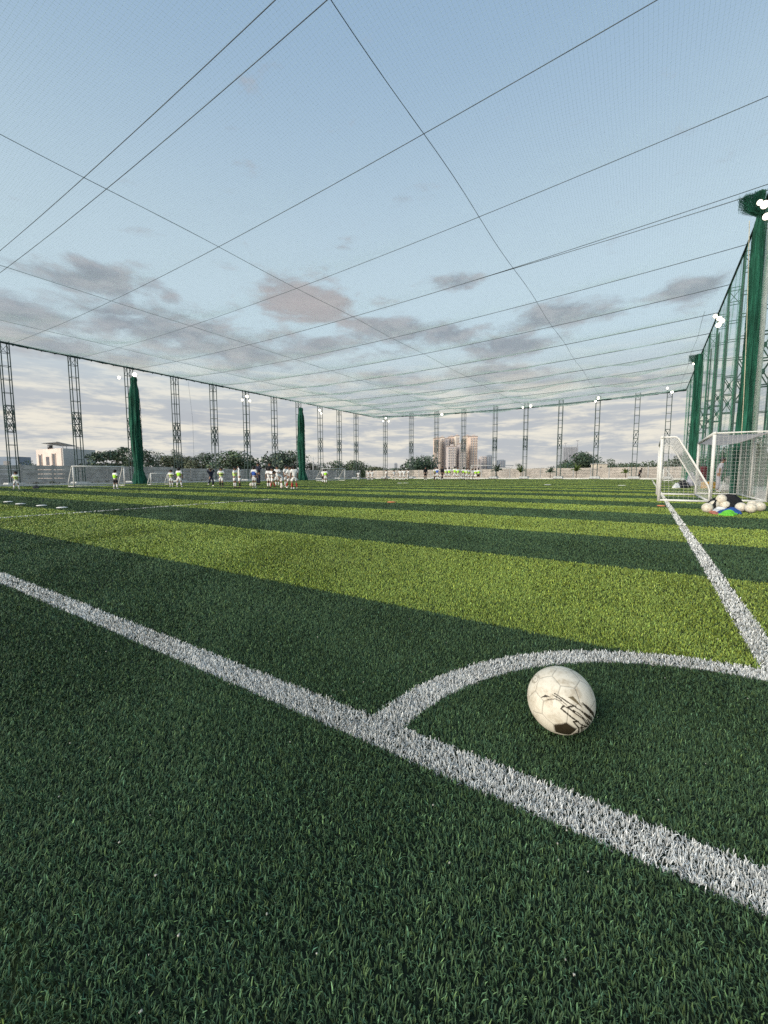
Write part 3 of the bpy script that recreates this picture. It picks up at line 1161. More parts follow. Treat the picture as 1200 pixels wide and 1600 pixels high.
def precast(u0, v0, u1, v1, z0, ztop_fn, m, name, label, step=2.55, npl=5):
    a, b_ = wp(u0, v0), wp(u1, v1)
    L = (b_ - a).length
    d = (b_ - a) / L
    ang = math.atan2(d.y, d.x)
    root = empty(name, a, 0, label, "wall")
    pl, n_ = MB(), int(L / step)
    rr = random.Random(5)
    for i in range(n_):
        c_ = d * ((i + 0.5) * step)
        zt = ztop_fn((i + 0.5) / n_)
        ph = (zt - z0(i / n_)) / npl
        for k in range(npl):
            zc = z0(i / n_) + ph * (k + 0.5)
            pl.box((c_.x, c_.y, zc), (step - 0.10, 0.055 + rr.uniform(-.006, .012), ph - 0.028), ang)
    pl.build("panel", m, root)
    for i in range(n_ + 1):
        c_ = d * (i * step)
        zt = ztop_fn(min(1, i / n_)) + 0.05
        zb = z0(min(1, i / n_))
        MB().box((c_.x, c_.y, (zt + zb) / 2), (0.15, 0.15, zt - zb), ang).build("post", m_post, root)
    return root


def lw_top(f_):
    return 1.66 if f_ < 0.39 else (1.50 if f_ < 0.62 else 1.42)


precast(5, -51.6, 73, -51.6, lambda f_: -0.50, lw_top, m_wall, "boundary_wall", "grey precast panel wall behind the left row of towers")
precast(73.3, -51.4, 73.3, 30.0, lambda f_: -0.30 + 0.5 * f_, lambda f_: 1.38 + 0.42 * min(1, f_ * 1.5), m_wall2, "boundary_wall", "pinkish precast panel wall closing the far end below the high-rises", 2.55, 4)


def leaf_cloud(centers, radii, count, size, seed, flat=1.0, tone_var=0.3):
    """small leaf quads scattered through a set of overlapping lumps"""
    r_ = np.random.default_rng(seed)
    centers = np.asarray(centers, float)
    radii = np.asarray(radii, float)
    if radii.ndim == 1:
        radii = np.repeat(radii[:, None], 3, 1)
    wgt = radii.prod(1) ** 0.7
    idx = r_.choice(len(centers), count, p=wgt / wgt.sum())
    d = r_.normal(size=(count, 3))
    d /= np.linalg.norm(d, axis=1, keepdims=True)
    rr = r_.uniform(0.35, 1.0, count) ** 0.5
    P = centers[idx] + d * radii[idx] * rr[:, None] * r_.uniform(0.8, 1.12, (count, 1))
    nrm = d + r_.normal(0, 0.6, (count, 3))
    nrm[:, 2] = np.abs(nrm[:, 2]) * flat + 0.15
    nrm /= np.linalg.norm(nrm, axis=1, keepdims=True)
    a = np.cross(nrm, r_.normal(size=(count, 3)))
    a /= np.linalg.norm(a, axis=1, keepdims=True) + 1e-9
    b_ = np.cross(nrm, a)
    sz = size * r_.uniform(0.55, 1.35, (count, 1))
    V_ = np.stack([P - a * sz, P - b_ * sz * 0.5, P + a * sz, P + b_ * sz * 0.5], 1).reshape(-1, 3)
    Q = np.arange(count * 4).reshape(-1, 4)
    clump = r_.uniform(0.75, 1.25, len(centers))[idx]
    t_ = np.clip(r_.normal(1, tone_var, count), 0.4, 1.8) * clump
    yl = r_.normal(0, 0.08, count)
    T = np.stack([t_ * (1 + yl), t_, t_ * (1 - yl), np.ones(count)], 1)
    return V_, Q, np.repeat(T, 4, 0)


m_leafs = [blade_mat("leaf_dark", (0.060, 0.092, 0.052), 0.6), blade_mat("leaf_mid", (0.078, 0.112, 0.056), 0.6), blade_mat("leaf_olive", (0.100, 0.112, 0.060), 0.6),
           blade_mat("leaf_grey_green", (0.085, 0.115, 0.075), 0.6), blade_mat("leaf_fresh", (0.09, 0.13, 0.03), 0.6)]
m_bark = mat("bark", (0.09, 0.07, 0.05), 0.95, 0.3, 8)


def tree(x, y, z0, h, w, label, seed, leaf=0, n_l=2600, shape='round', trunk_f=0.28, name="tree", size=None, group=None):
    r_ = random.Random(seed)
    root = empty(name, (x, y, z0), 0, label, "tree", group)
    tb_ = MB()
    th = h * trunk_f
    tb_.tube([(0, 0, 0), (0.04 * w * r_.uniform(-1, 1), 0, th * 0.6), (0.03 * w, 0, th * 1.5)], [0.035 * h, 0.028 * h, 0.018 * h], 7)
    cs, rs = [], []
    nlump = 34 if shape == 'flat' else 24
    for i in range(nlump):
        a = 2 * math.pi * i / nlump * 2.4 + r_.uniform(-.4, .4)
        if shape == 'round':
            q = r_.uniform(0.10, 0.86)
            zc = th + (h - th) * (0.05 + 0.80 * r_.random() ** 0.8 * (1 - 0.5 * q * q))
            lr = w * r_.uniform(0.15, 0.25)
            c_ = (0.5 * w * q * math.cos(a), 0.5 * w * q * math.sin(a), zc)
            rr = (lr, lr, min(lr * 0.8, (h - zc)))
        elif shape == 'flat':
            q = r_.uniform(0.2, 0.95)
            lev = r_.choice([0.30, 0.42, 0.55, 0.70, 0.80, 0.90]) + r_.uniform(-.04, .04)
            zc = h * lev
            lr = w * r_.uniform(0.09, 0.17)
            c_ = (0.5 * w * q * math.cos(a), 0.5 * w * q * math.sin(a), zc)
            rr = (lr * 1.2, lr * 1.2, h * r_.uniform(0.07, 0.15))
        else:
            q = r_.uniform(0.0, 0.7)
            zc = th + (h - th) * r_.uniform(0.15, 0.85)
            lr = w * r_.uniform(0.16, 0.28)
            c_ = (0.5 * w * q * math.cos(a), 0.5 * w * q * math.sin(a), zc)
            rr = (lr, lr, lr)
        cs.append(c_)
        rs.append(rr)
        if i % 2 == 0:
            tb_.tube([(0.03 * w, 0, th * 0.9), (c_[0] * 0.5, c_[1] * 0.5, th + (zc - th) * 0.45), (c_[0], c_[1], zc)], [0.014 * h, 0.009 * h, 0.004 * h], 5)
    tb_.build("trunk", m_bark, root)
    V_, Q, T = leaf_cloud(cs, rs, n_l, size or 0.045 * w ** 0.8, seed)
    link_mesh("crown", np_mesh("crown", V_, Q, T), m_leafs[leaf], root)
    return root


def px_tree(x0, x1, ytop, Y, label, seed, leaf=0, n_l=2600, shape='round', trunk_f=0.2, zb=-0.6, name="tree", size=None, depth=None):
    l, r_ = at_y(x0, ytop, Y), at_y(x1, ytop, Y)
    w = (r_ - l).length * 1.26
    return tree((l.x + r_.x) / 2, Y, zb, l.z - zb, w, label, seed, leaf, n_l, shape, trunk_f, name, size)


T_LIST = [
    (32, 56, 716, 95, "small dark tree between the blue shed and the sunset-pink house", 1, 0, 1600, 'round'),
    (143, 202, 699, 80, "spreading tree of flat dark tiers right of the sunset-pink house", 2, 0, 3000, 'flat'),
    (198, 240, 697, 72, "dark tree half hidden by the flaring net bundle", 3, 0, 2600, 'round'),
    (232, 262, 703, 90, "dark tree just right of the flaring net bundle", 4, 0, 2400, 'round'),
    (240, 290, 711, 78, "broad brownish green tree behind the two lime boys", 5, 2, 2600, 'round'),
    (262, 284, 697, 95, "tall dark tree with a pointed top behind the fourth left tower", 6, 0, 2200, 'round'),
    (280, 300, 704, 95, "small dark round tree right of the fourth left tower", 7, 0, 2000, 'round'),
    (284, 322, 718, 75, "low light green bush-like tree above the wall step", 8, 2, 2200, 'round'),
    (300, 336, 704, 98, "dark double-topped tree left of the running coach", 9, 0, 2400, 'round'),
    (328, 396, 702, 92, "largest dark green tree behind the coach and the lime boys", 10, 1, 3600, 'round'),
    (384, 404, 714, 100, "small dark tree left of the tall navy adult", 11, 0, 1500, 'round'),
    (404, 470, 703, 96, "wide greyish green domed tree behind the white team huddle", 12, 3, 3600, 'round'),
    (474, 496, 720, 100, "dim olive tree beside the utility pole", 13, 2, 1600, 'round'),
    (486, 508, 718, 105, "low dark tree behind the lime pair at the small far goal", 14, 0, 1600, 'round'),
    (504, 544, 719, 100, "long low dark tree before the far left corner", 15, 1, 2200, 'round'),
    (538, 576, 716, 100, "bushy dark green tree at the far left corner", 16, 1, 2600, 'round'),
    (572, 606, 729, 120, "low olive scrub tree left of the three lamp tower", 17, 2, 1600, 'round'),
    (604, 640, 731, 125, "low grey green scrub tree right of the three lamp tower", 18, 3, 1600, 'round'),
    (631, 682, 709, 92, "lone round dark tree with spiky edge left of the high-rises", 19, 0, 3600, 'round'),
    (881, 935, 705, 100, "wide dark round tree beside the grey office block", 20, 0, 4000, 'round'),
    (939, 966, 715, 110, "smaller dark round tree right of the cream hut", 21, 0, 2200, 'round'),
    (964, 1010, 723, 125, "low line-like dark tree left of the small goal", 22, 1, 2200, 'round'),
    (1004, 1052, 718, 110, "dark low tree seen through the frame of the small goal", 23, 1, 2400, 'round'),
    (1046, 1086, 706, 70, "dark tree behind the far right net bundle", 24, 0, 2600, 'round'),
    (802, 818, 722, 110, "tiny dark round tree left of the white oval banner", 25, 0, 1000, 'round'),
]
for (x0, x1, yt, Y, lb, sd, lf, nl, sh) in T_LIST:
    px_tree(x0, x1, yt, Y, lb, sd, lf, nl, sh, 0.12 if sh == 'round' else 0.3)
for i, (px, py, Y, h, w, lb, lf) in enumerate(((1100, 745, 34, 3.4, 3.4, "dark bushy tree behind the right net, left of the goalkeeper post", 0), (1136, 745, 26, 3.6, 3.0, "olive bushy tree behind the net of the big goal", 2),
                                               (1185, 745, 24, 3.0, 3.4, "grey green bushy tree at the right picture edge behind the big goal", 3))):
    q = at_y(px, py, Y)
    tree(q.x + 1.5, q.y, -0.3, h, w, lb, 60 + i, lf, 2600, 'round', 0.1)
# far belt of scrub that reads as one mass
cs, rs = [], []
r_ = random.Random(90)
for i in range(150):
    px = r_.uniform(-200, 1120)
    Y = r_.uniform(150, 260)
    q = at_y(px, 735, Y)
    if 660 < px < 830 and r_.random() < 0.5:
        continue
    cs.append((q.x, q.y, r_.uniform(0.2, 1.6)))
    w_ = r_.uniform(3, 8)
    rs.append((w_, w_, r_.uniform(1.2, 2.4)))
V_, Q, T = leaf_cloud(cs, rs, 9000, 0.55, 91)
tag(link_mesh("scrub_belt", np_mesh("scrub_belt", V_, Q, T), m_leafs[3]), "low green scrub far beyond the walls", "scrub", kind="stuff")
# weeds along the foot of the left wall
cs, rs = [], []
for i in range(130):
    u = r_.uniform(9, 34) if i < 105 else r_.uniform(34, 70)
    cs.append(wp(u, -50.9 + r_.uniform(-.3, .3), -0.38 + r_.uniform(0, 0.12)))
    k = r_.uniform(0.12, 0.36)
    rs.append((k, k, k * r_.uniform(0.7, 1.6)))
V_, Q, T = leaf_cloud([tuple(c_) for c_ in cs], rs, 4200, 0.075, 92)
tag(link_mesh("weeds", np_mesh("weeds", V_, Q, T), m_leafs[2]), "ragged weeds growing along the foot of the grey left wall", "weeds", kind="stuff")


def young_plant(px, ytop, ybase, Y, wpx, label, seed, leaf=3):
    r_ = random.Random(seed)
    b_, t_ = at_y(px, ybase, Y), at_y(px, ytop, Y)
    h = t_.z - b_.z
    w = wpx / F_PX * Y
    root = empty("young_palm", b_, 0, label, "plant", "young plants before the far wall")
    MB().tube([(0, 0, -0.1), (0.02, 0, h * 0.3), (0, 0.02, h * 0.55)], [0.06, 0.05, 0.03], 6).build("trunk", m_bark, root)
    vs, qs, tn = [], [], []
    for k in range(17):
        a = r_.uniform(0, 6.28)
        rise = r_.uniform(0.25, 1.0)
        prev = Vector((0, 0, h * 0.45))
        for s_ in range(6):
            f_ = (s_ + 1) / 6
            reach = 0.5 * w * f_ * (1.15 - 0.5 * rise)
            p = Vector((reach * math.cos(a), reach * math.sin(a), h * 0.45 + h * 0.55 * rise * (f_ - 0.35 * f_ * f_) / 0.65 - 0.25 * h * f_ * f_ * (1 - rise)))
            sd = Vector((-math.sin(a), math.cos(a), 0)) * (0.13 * w * (1 - 0.8 * f_) + 0.03)
            dn = Vector((0, 0, -0.05 * h))
            for sg in (1, -1):
                o_ = len(vs)
                vs += [prev, p, p + sd * sg + dn, prev + sd * sg * 1.1 + dn]
                qs.append((o_, o_ + 1, o_ + 2, o_ + 3))
                tt = r_.uniform(0.7, 1.35)
                tn += [(tt, tt, tt, 1)] * 4
            prev = p
    link_mesh("frond_head", np_mesh("frond_head", np.array([tuple(q) for q in vs]), np.array(qs), np.array(tn)), m_leafs[leaf], root)


for a in ((776, 724, 745.5, 71, 20, "greyish young palm behind the far goal frame", 1, 3), (813.5, 727, 745.5, 69, 16, "young palm with upright fronds right of the white oval banner's tower", 2, 4),
          (859.5, 727, 746, 67, 16, "dark palm shrub standing alone on reddish soil", 3, 3), (900, 722, 746, 64.5, 16, "tallest pale young tree before the wide dark round tree", 4, 4),
          (977, 729, 746, 61, 14, "thin pale young plant left of the walking dark figure", 5, 4)):
    young_plant(*a)

# ------------------------------------------------------------------ buildings
m_sunset_pink = mat("sunset_lit_plaster", (0.74, 0.62, 0.54), 0.9, 0.10, 0.5)
m_greyp = mat("grey_plaster", (0.58, 0.58, 0.57), 0.9, 0.12, 0.4)
m_dkwin = mat("dark_window", (0.10, 0.10, 0.11), 0.25, 0.2, 1.0, spec=0.5)
m_metal = mat("sheet_metal", (0.36, 0.37, 0.38), 0.5, 0.1, 1.0)
m_white = mat("white_plaster", (0.66, 0.65, 0.62), 0.9, 0.08, 0.4)
m_trim = mat("brown_stone_trim", (0.36, 0.29, 0.25), 0.9, 0.15, 1.0)  # plain brown for pilasters and parapets
A_ = at_y(56, 703, 84)
B_ = at_y(95, 703, 78)
C_ = at_y(149, 704, 84)
hb = empty("house", (B_.x, B_.y, -0.6), 0, "house coloured sunset pink and shaded grey with a tilted sheet roof over its terrace", "house")
ztop = A_.z + 0.6
pA, pB, pC = Vector((A_.x - B_.x, A_.y - B_.y, 0)), Vector((0, 0, 0)), Vector((C_.x - B_.x, C_.y - B_.y, 0))
pD = pA + pC
w1 = MB()
w1.prism([(pA.x, pA.y), (0, 0), (0.35, 0.25), (pA.x + .3, pA.y + .35)], 0, ztop)
w1.build("side_wall", m_sunset_pink, hb)  # peach puts the sunset light into this wall's colour
w2 = MB().prism([(0.35, 0.02), (pC.x, pC.y), (pD.x, pD.y), (pA.x + 0.6, pA.y + 0.5)], 0, ztop - 0.03)
w2.build("front_wall", m_greyp, hb)  # grey puts the shade of the turned-away side into its colour


def on_face(p, q, f0, f1, z0, z1, off, name, m, parent, th=0.08):
    d = (q - p)
    nrm = Vector((d.y, -d.x, 0)).normalized()
    if nrm.y > 0:
        nrm = -nrm
    a = p + d * f0 + nrm * off
    b_ = p + d * f1 + nrm * off
    return MB().prism([(a.x, a.y), (b_.x, b_.y), (b_.x + nrm.x * -th, b_.y + nrm.y * -th), (a.x - nrm.x * th, a.y - nrm.y * th)], z0, z1).build(name, m, parent)


for f0, f1, z0, z1 in ((0.40, 0.53, 3.0, 4.6), (0.13, 0.2, 2.4, 5.0), (0.68, 0.75, 2.4, 5.1)):
    wn = on_face(pA, pB, f0, f1, z0, z1, 0.03, "window", m_dkwin, hb)
for f0, f1 in ((0.10, 0.125), (0.22, 0.25), (0.64, 0.67), (0.765, 0.80)):
    on_face(pA, pB, f0, f1, 0.2, 5.2, 0.06, "pilaster", m_trim, hb)
on_face(pB, pC, 0.52, 0.68, 3.4, 4.4, 0.03, "window", m_dkwin, hb)
on_face(pB, pC, 0.06, 0.13, 1.0, 3.0, 0.03, "window", m_dkwin, hb)
for f0 in (0.76, 0.82):
    on_face(pB, pC, f0, f0 + 0.025, 0.5, 5.0, 0.14, "downpipe", m_metal, hb)
rf = MB()
for q, z in ((pA * 0.35, 1.05), (pA * 0.1 + pC * .1, 1.05), (pA * 0.5 + pC * 0.5, .8), (pC * 0.45, .5)):
    rf.tube([(q.x, q.y + .3, ztop - 0.1), (q.x, q.y + .3, ztop + z)], 0.06, 5)
rf.build("canopy_post", m_metal, hb)
cp = MB()
k0, k1, k2, k3 = pA * 0.72 + Vector((0, -.2, ztop + 1.15)), pB + Vector((-.3, -.5, ztop + 1.05)), pC * 0.48 + Vector((0, -.3, ztop + 0.45)), pC * .5 + pA * .7 + Vector((0, 0, ztop + 0.8))
th = Vector((0, 0, 0.14))
cp.add([k0, k1, k2, k3, k0 + th, k1 + th, k2 + th, k3 + th], [(0, 3, 2, 1), (4, 5, 6, 7), (0, 1, 5, 4), (1, 2, 6, 5), (2, 3, 7, 6), (3, 0, 4, 7)])
cp.build("canopy_roof", m_metal, hb)
tk = MB().tube([(pA.x * .45, pA.y * .45 + .3, ztop), (pA.x * .45, pA.y * .45 + .3, ztop + .75)], 0.42, 12)
tk.build("water_tank", m_dkwin, hb)

# low white building right of the house
a, b_ = at_y(140, 725, 86), at_y(203, 725, 86)
lo = empty("low_building", ((a.x + b_.x) / 2, 88, -0.6), 0, "long low white building top showing above the wall behind the small goal", "building")
MB().box((0, 0, (a.z + 0.6) / 2), ((b_ - a).length, 3, a.z + 0.6)).build("wall", m_white, lo)
MB().box((0, 0, a.z + 0.68), ((b_ - a).length + 0.4, 3.4, 0.16)).build("roof_slab", m_greyp, lo)
MB().box((0.4, -1.56, a.z + 0.2), (0.8, 0.1, 0.5)).build("window", m_dkwin, lo)
MB().box((-2.6, -1.56, a.z + 0.1), (0.8, 0.1, 0.4)).build("window", m_dkwin, lo)
# blue shed at the left edge
a, b_ = at_y(-40, 713.5, 110), at_y(28, 713.5, 110)
m_blue = mat("blue_grey_cladding", (0.22, 0.27, 0.34), 0.6, 0.08, 0.4)
sh = empty("shed", ((a.x + b_.x) / 2, 112, -0.6), 0, "blue grey shed at the left edge above the wall", "shed")
MB().box((0, 0, (a.z + 0.6) / 2), ((b_ - a).length, 4, a.z + 0.6)).build("wall", m_blue, sh)
MB().box((2.6, -2.05, a.z - 1.2), (1.5, 0.12, 1.3)).build("window", m_dkwin, sh)
MB().box(((b_ - a).length / 2 + 0.15, -2.1, (a.z + 0.6) / 2), (0.3, 0.3, a.z + 0.5)).build("corner_post", m_dkwin, sh)
# cream hut right
a, b_ = at_y(936, 725, 92), at_y(951, 725, 92)
ht = empty("hut", ((a.x + b_.x) / 2, 94, -0.4), 0, "small cream flat roofed hut between the two round trees", "hut")
MB().box((0, 0, (a.z + 0.4) / 2), ((b_ - a).length, 3, a.z + 0.4)).build("wall", mat("cream_plaster", (0.66, 0.58, 0.47), 0.9, 0.06, 0.6), ht)
MB().box((0, 0, a.z + 0.46), ((b_ - a).length + 0.3, 3.3, 0.12)).build("roof_slab", m_white, ht)
MB().box((-0.4, -1.54, a.z - 0.5), (0.5, 0.06, 0.6)).build("window", m_dkwin, ht)

# high-rises far away
m_tw = [mat("peach_render", (0.74, 0.58, 0.48), 0.9, 0.05, 0.05), mat("rosy_grey_render", (0.56, 0.50, 0.48), 0.9, 0.05, 0.05), mat("pale_cream_render", (0.78, 0.69, 0.59), 0.9, 0.05, 0.05)]
m_band = mat("grey_brown_band", (0.40, 0.36, 0.35), 0.8, 0.1, 0.2)
m_band2 = mat("window_band", (0.34, 0.34, 0.36), 0.5, 0.15, 0.3)


def high_rise(x0, x1, ytop, Y, label, mi, bands, crown=True):
    a, b_ = at_y(x0, ytop, Y), at_y(x1, ytop, Y)
    w, h = b_.x - a.x, a.z + 2
    root = empty("high_rise", ((a.x + b_.x) / 2, Y, -2), 0, label, "apartment block", "distant peach apartment blocks")
    MB().box((0, 7, h / 2), (w, 14, h)).build("wall", m_tw[mi], root)
    for (f0, f1, k) in bands:
        bb = MB().box((w * ((f0 + f1) / 2 - 0.5), -0.25, h * 0.485), (w * (f1 - f0), 0.7, h * 0.97)).build("balcony_band" if k == 0 else "window_band", m_band if k == 0 else m_band2, root)
        sl_ = MB()
        nfl = int(h / 3.1)
        for q in range(1, nfl):
            sl_.box((w * ((f0 + f1) / 2 - 0.5), -0.75, q * 3.1), (w * (f1 - f0), 0.25, 0.9))
        sl_.build("floor_slab", m_tw[2 if mi != 2 else 0], bb)
    if crown:
        MB().box((0, 7, h + 0.5), (w * 1.04, 14.5, 1.0)).build("parapet", m_trim, root)
        MB().box((w * 0.1, 7, h + 2.0), (w * 0.35, 6, 2.2)).build("roof_hut", m_tw[1], root)
    return root


high_rise(679, 688, 685, 520, "leftmost peach high-rise with a dark roof edge", 0, [(0.18, 0.30, 0), (0.5, 0.62, 1), (0.8, 0.9, 0)])
high_rise(688, 695, 684, 540, "peach high-rise behind the lit tower of the far side", 2, [(0.3, 0.5, 0), (0.7, 0.85, 1)])
high_rise(695.5, 702, 686, 530, "narrow rosy grey high-rise in the cluster", 1, [(0.2, 0.45, 1), (0.65, 0.8, 0)])
high_rise(701.5, 711, 683, 545, "peach and grey high-rise behind the lower grey block", 0, [(0.1, 0.3, 0), (0.55, 0.75, 1)])
high_rise(700, 712.5, 698, 505, "lower grey banded block in front of the middle high-rises", 1, [(0.06, 0.2, 1), (0.32, 0.46, 0), (0.6, 0.7, 1), (0.84, 0.94, 0)])
high_rise(711.5, 718, 681.5, 535, "tallest narrow cream high-rise in the middle", 2, [(0.25, 0.4, 1), (0.62, 0.78, 0)])
high_rise(717.5, 728.5, 694, 510, "lower rosy block right of the tallest high-rise", 1, [(0.1, 0.24, 0), (0.4, 0.52, 1), (0.7, 0.84, 0)])
high_rise(725, 735.5, 682, 540, "cream high-rise behind the unlit tower of the far side", 2, [(0.2, 0.32, 0), (0.6, 0.74, 1)])
high_rise(734.5, 746.5, 682.5, 525, "rightmost peach high-rise with sunny ribs", 0, [(0.12, 0.22, 0), (0.40, 0.52, 1), (0.68, 0.78, 0), (0.9, 0.97, 0)])
for (x0, x1, yt, Y, lb, mi) in ((746.5, 751, 717, 620, "tiny grey block touching the rightmost high-rise", 1), (752, 760.5, 713, 640, "small rosy block second right of the high-rises", 1)):
    high_rise(x0, x1, yt, Y, lb, mi, [(0.2, 0.4, 1), (0.6, 0.8, 0)], False)
m_blg = mat("blue_grey_render", (0.30, 0.33, 0.37), 0.8, 0.06, 0.05)
for (x0, x1, yt, Y, lb) in ((761.5, 769, 711.5, 640, "small blue grey block third right of the high-rises"), (779, 790, 719, 640, "wide low grey block behind the fifth far tower"), (616, 621, 724, 600, "tiny faint block above the scrub left of the round tree")):
    a, b_ = at_y(x0, yt, Y), at_y(x1, yt, Y)
    r0 = empty("distant_block", ((a.x + b_.x) / 2, Y, -2), 0, lb, "building")
    w, h = b_.x - a.x, a.z + 2
    MB().box((0, 5, h / 2), (w, 10, h)).build("wall", m_blg, r0)
    for f_ in (0.25, 0.6):
        MB().box((w * (f_ - 0.45), -0.2, h * 0.5), (w * 0.16, 0.6, h * 0.9)).build("window_band", m_band2, r0)
    MB().box((0, 5, h + 0.4), (w * 0.6, 8, 0.8)).build("roof_cap", m_blg, r0)
# office block with ribs, distance haze put into its grey
a, b_ = at_y(880, 698, 330), at_y(903.5, 698, 330)
w, h = b_.x - a.x, a.z + 2
ob = empty("office_block", ((a.x + b_.x) / 2, 330, -2), 0, "hazy grey office block with vertical ribs and roof masts", "office block")
MB().box((0, 5, h / 2), (w, 10, h)).build("wall", mat("office_haze_grey", (0.36, 0.375, 0.40), 0.6, 0.05, 0.1), ob)
for i in range(9):
    MB().box((w * ((i + 0.5) / 9 - 0.5), -0.15, h * 0.5), (w * 0.045, 0.5, h * 0.96)).build("rib", m_band2, ob)
for (px, yt) in ((884, 692), (903, 688)):
    q = at_y(px, yt, 330)
    MB().tube([(q.x - (a.x + b_.x) / 2, 0.4, h - 0.1), (q.x - (a.x + b_.x) / 2, 0.4, q.z + 2)], 0.22, 5).box((q.x - (a.x + b_.x) / 2, 0.4, q.z + 1.8), (2.4, 0.4, 0.5)).build("mast", m_band2, ob)
# low white houses on the far horizon
for i, (x0, x1, yt, lb) in enumerate(((578, 590, 730, "low whitish house roof above the scrub at the far left corner"), (786, 800, 731, "low whitish house behind the far goal frame"), (838, 856, 731.5, "low pale house left of the grey office block"), (872, 886, 732, "low white house at the foot of the grey office block"))):
    a, b_ = at_y(x0, yt, 140), at_y(x1, yt, 140)
    r0 = empty("low_house", ((a.x + b_.x) / 2, 140, -0.6), 0, lb, "house")
    MB().box((0, 2, (a.z + .6) / 2), (b_.x - a.x, 4, a.z + .6)).build("wall", m_white, r0)
    MB().box((0, 2, a.z + .66), (b_.x - a.x + 0.3, 4.3, .12)).build("roof_slab", m_greyp, r0)
    MB().box((0.3, -0.03, a.z - 0.2), (0.8, 0.06, 0.6)).build("window", m_dkwin, r0)
# utility poles and masts
for (px, yt, Y, r0, arm, lb) in ((489, 713.5, 95, 0.12, 1.4, "wooden utility pole with a crossarm right of the slim net bundle"), (938, 695, 130, 0.07, 0.5, "thin pale mast beside the wide dark round tree"), (887, 722, 71, 0.06, 0, "short dark post between two far towers by the office block")):
    q = at_y(px, yt, Y)
    mbp = MB().tube([(0, 0, 0), (0, 0, q.z + 0.5)], [r0, r0 * 0.75], 7)
    up = empty("utility_pole", (q.x, Y, -0.5), 0, lb, "pole")
    mbp.build("pole", m_greyp if Y > 80 else m_steel, up)
    if arm:
        MB().box((0, 0, q.z + 0.1), (arm, 0.12, 0.12)).build("crossarm", m_greyp, up)

# ------------------------------------------------------------------ goals
m_goal = mat("white_goal_paint", (0.72, 0.70, 0.65), 0.45, 0.08, 6.0, spec=0.4)
m_gnet = mat("white_goal_net", (0.66, 0.65, 0.62), 0.8, 0.1, 4.0)


def net_patch(quads, sp, r, m, parent, name="net", slack=0.0):
    """square mesh net stretched over a chain of bilinear patches (a, b, c, d): a-b top edge, d-c bottom edge"""
    q0, q1 = [], []
    for (a, b_, c_, d) in quads:
        a, b_, c_, d = (Vector(q) for q in (a, b_, c_, d))
        nu = max(2, int(max((b_ - a).length, (c_ - d).length) / sp))
        nv_2 = max(2, int(max((d - a).length, (c_ - b_).length) / sp))

        def P(s_, t_):
            p = (a * (1 - s_) + b_ * s_) * (1 - t_) + (d * (1 - s_) + c_ * s_) * t_
            if slack:
                p = p + Vector((0, 0, -slack * math.sin(math.pi * s_) * math.sin(math.pi * t_)))
            return p
        G_ = [[P(i / nu, j / nv_2) for j in range(nv_2 + 1)] for i in range(nu + 1)]
        for i in range(nu + 1):
            for j in range(nv_2 + 1):
                if i < nu:
                    q0.append(tuple(G_[i][j]))
                    q1.append(tuple(G_[i + 1][j]))
                if j < nv_2:
                    q0.append(tuple(G_[i][j]))
                    q1.append(tuple(G_[i][j + 1]))
    return thread_mesh(name, q0, q1, r, m, parent)


def make_goal(loc, ang, W_, H_, D0, D1, label, rad=0.05, kind='slope', sp=0.12, nr=0.0022, lower_bar=True, m=None):
    """local x runs along the crossbar, local y goes back from the mouth"""
    m = m or m_goal
    g = empty("goal", loc, ang, label, "goal")
    for x in (0, W_):
        MB().tube([(x, 0, 0), (x, 0, H_)], rad, 10).build("post", m, g)
    MB().tube([(-rad, 0, H_), (W_ + rad, 0, H_)], rad, 10).build("crossbar", m, g)
    r2 = rad * 0.62
    for x in (0, W_):
        if kind == 'slope':
            pts_ = [(x, 0, H_), (x, D0 * 0.85, H_), (x, D0, H_ - 0.05), (x, D0 + (D1 - D0) * 0.93, H_ * 0.26), (x, D1, H_ * 0.19), (x, D1, 0.04)]
        else:
            pts_ = [(x, 0, H_), (x, D1, H_), (x, D1, 0.04)]
        MB().tube(pts_, r2, 8).build("side_frame", m, g)
        MB().tube([(x, 0, 0.04), (x, D1, 0.04)], r2 * 1.1, 8).build("base_bar", m, g)
    MB().tube([(0, D1, 0.04), (W_, D1, 0.04)], r2 * 1.1, 8).build("rear_bar", m, g)
    if kind == 'slope':
        back = [((0, D0, H_), (W_, D0, H_), (W_, D1, H_ * 0.2), (0, D1, H_ * 0.2)), ((0, D1, H_ * 0.2), (W_, D1, H_ * 0.2), (W_, D1, 0.03), (0, D1, 0.03)), ((0, 0, H_), (W_, 0, H_), (W_, D0, H_), (0, D0, H_))]
        sides = []
        for x in (0, W_):
            sides += [((x, 0, H_), (x, D0, H_), (x, D1, H_ * 0.2), (x, 0, H_ * 0.2)), ((x, 0, H_ * 0.2), (x, D1, H_ * 0.2), (x, D1, 0.03), (x, 0, 0.03))]
    else:
        back = [((0, D1, H_), (W_, D1, H_), (W_, D1, 0.03), (0, D1, 0.03))]
        sides = [((x, 0, H_), (x, D1, H_), (x, D1, 0.03), (x, 0, 0.03)) for x in (0, W_)]
    net_patch(back + sides, sp, nr, m_gnet, g)
    return g


def goal_at(u, v, facing, *a, **k):
    """facing: direction the mouth looks, in (u, v); local y is the opposite"""
    back = -(U * facing[0] + V * facing[1])
    ang = math.atan2(-back.x, back.y)
    return make_goal(wp(u, v, gz(u, v)), ang, *a, **k)


# small goal on the goal line: mouth looks into the field (-V), crossbar along U (local x = -U side, so start at the far post)
g1 = uv(at(1029, 783))
G1 = goal_at(g1[0] + 4.7, g1[1], (0, -1), 4.7, 2.02, 0.42, 1.28, "white sloping five-a-side goal standing on the near goal line", rad=0.05)
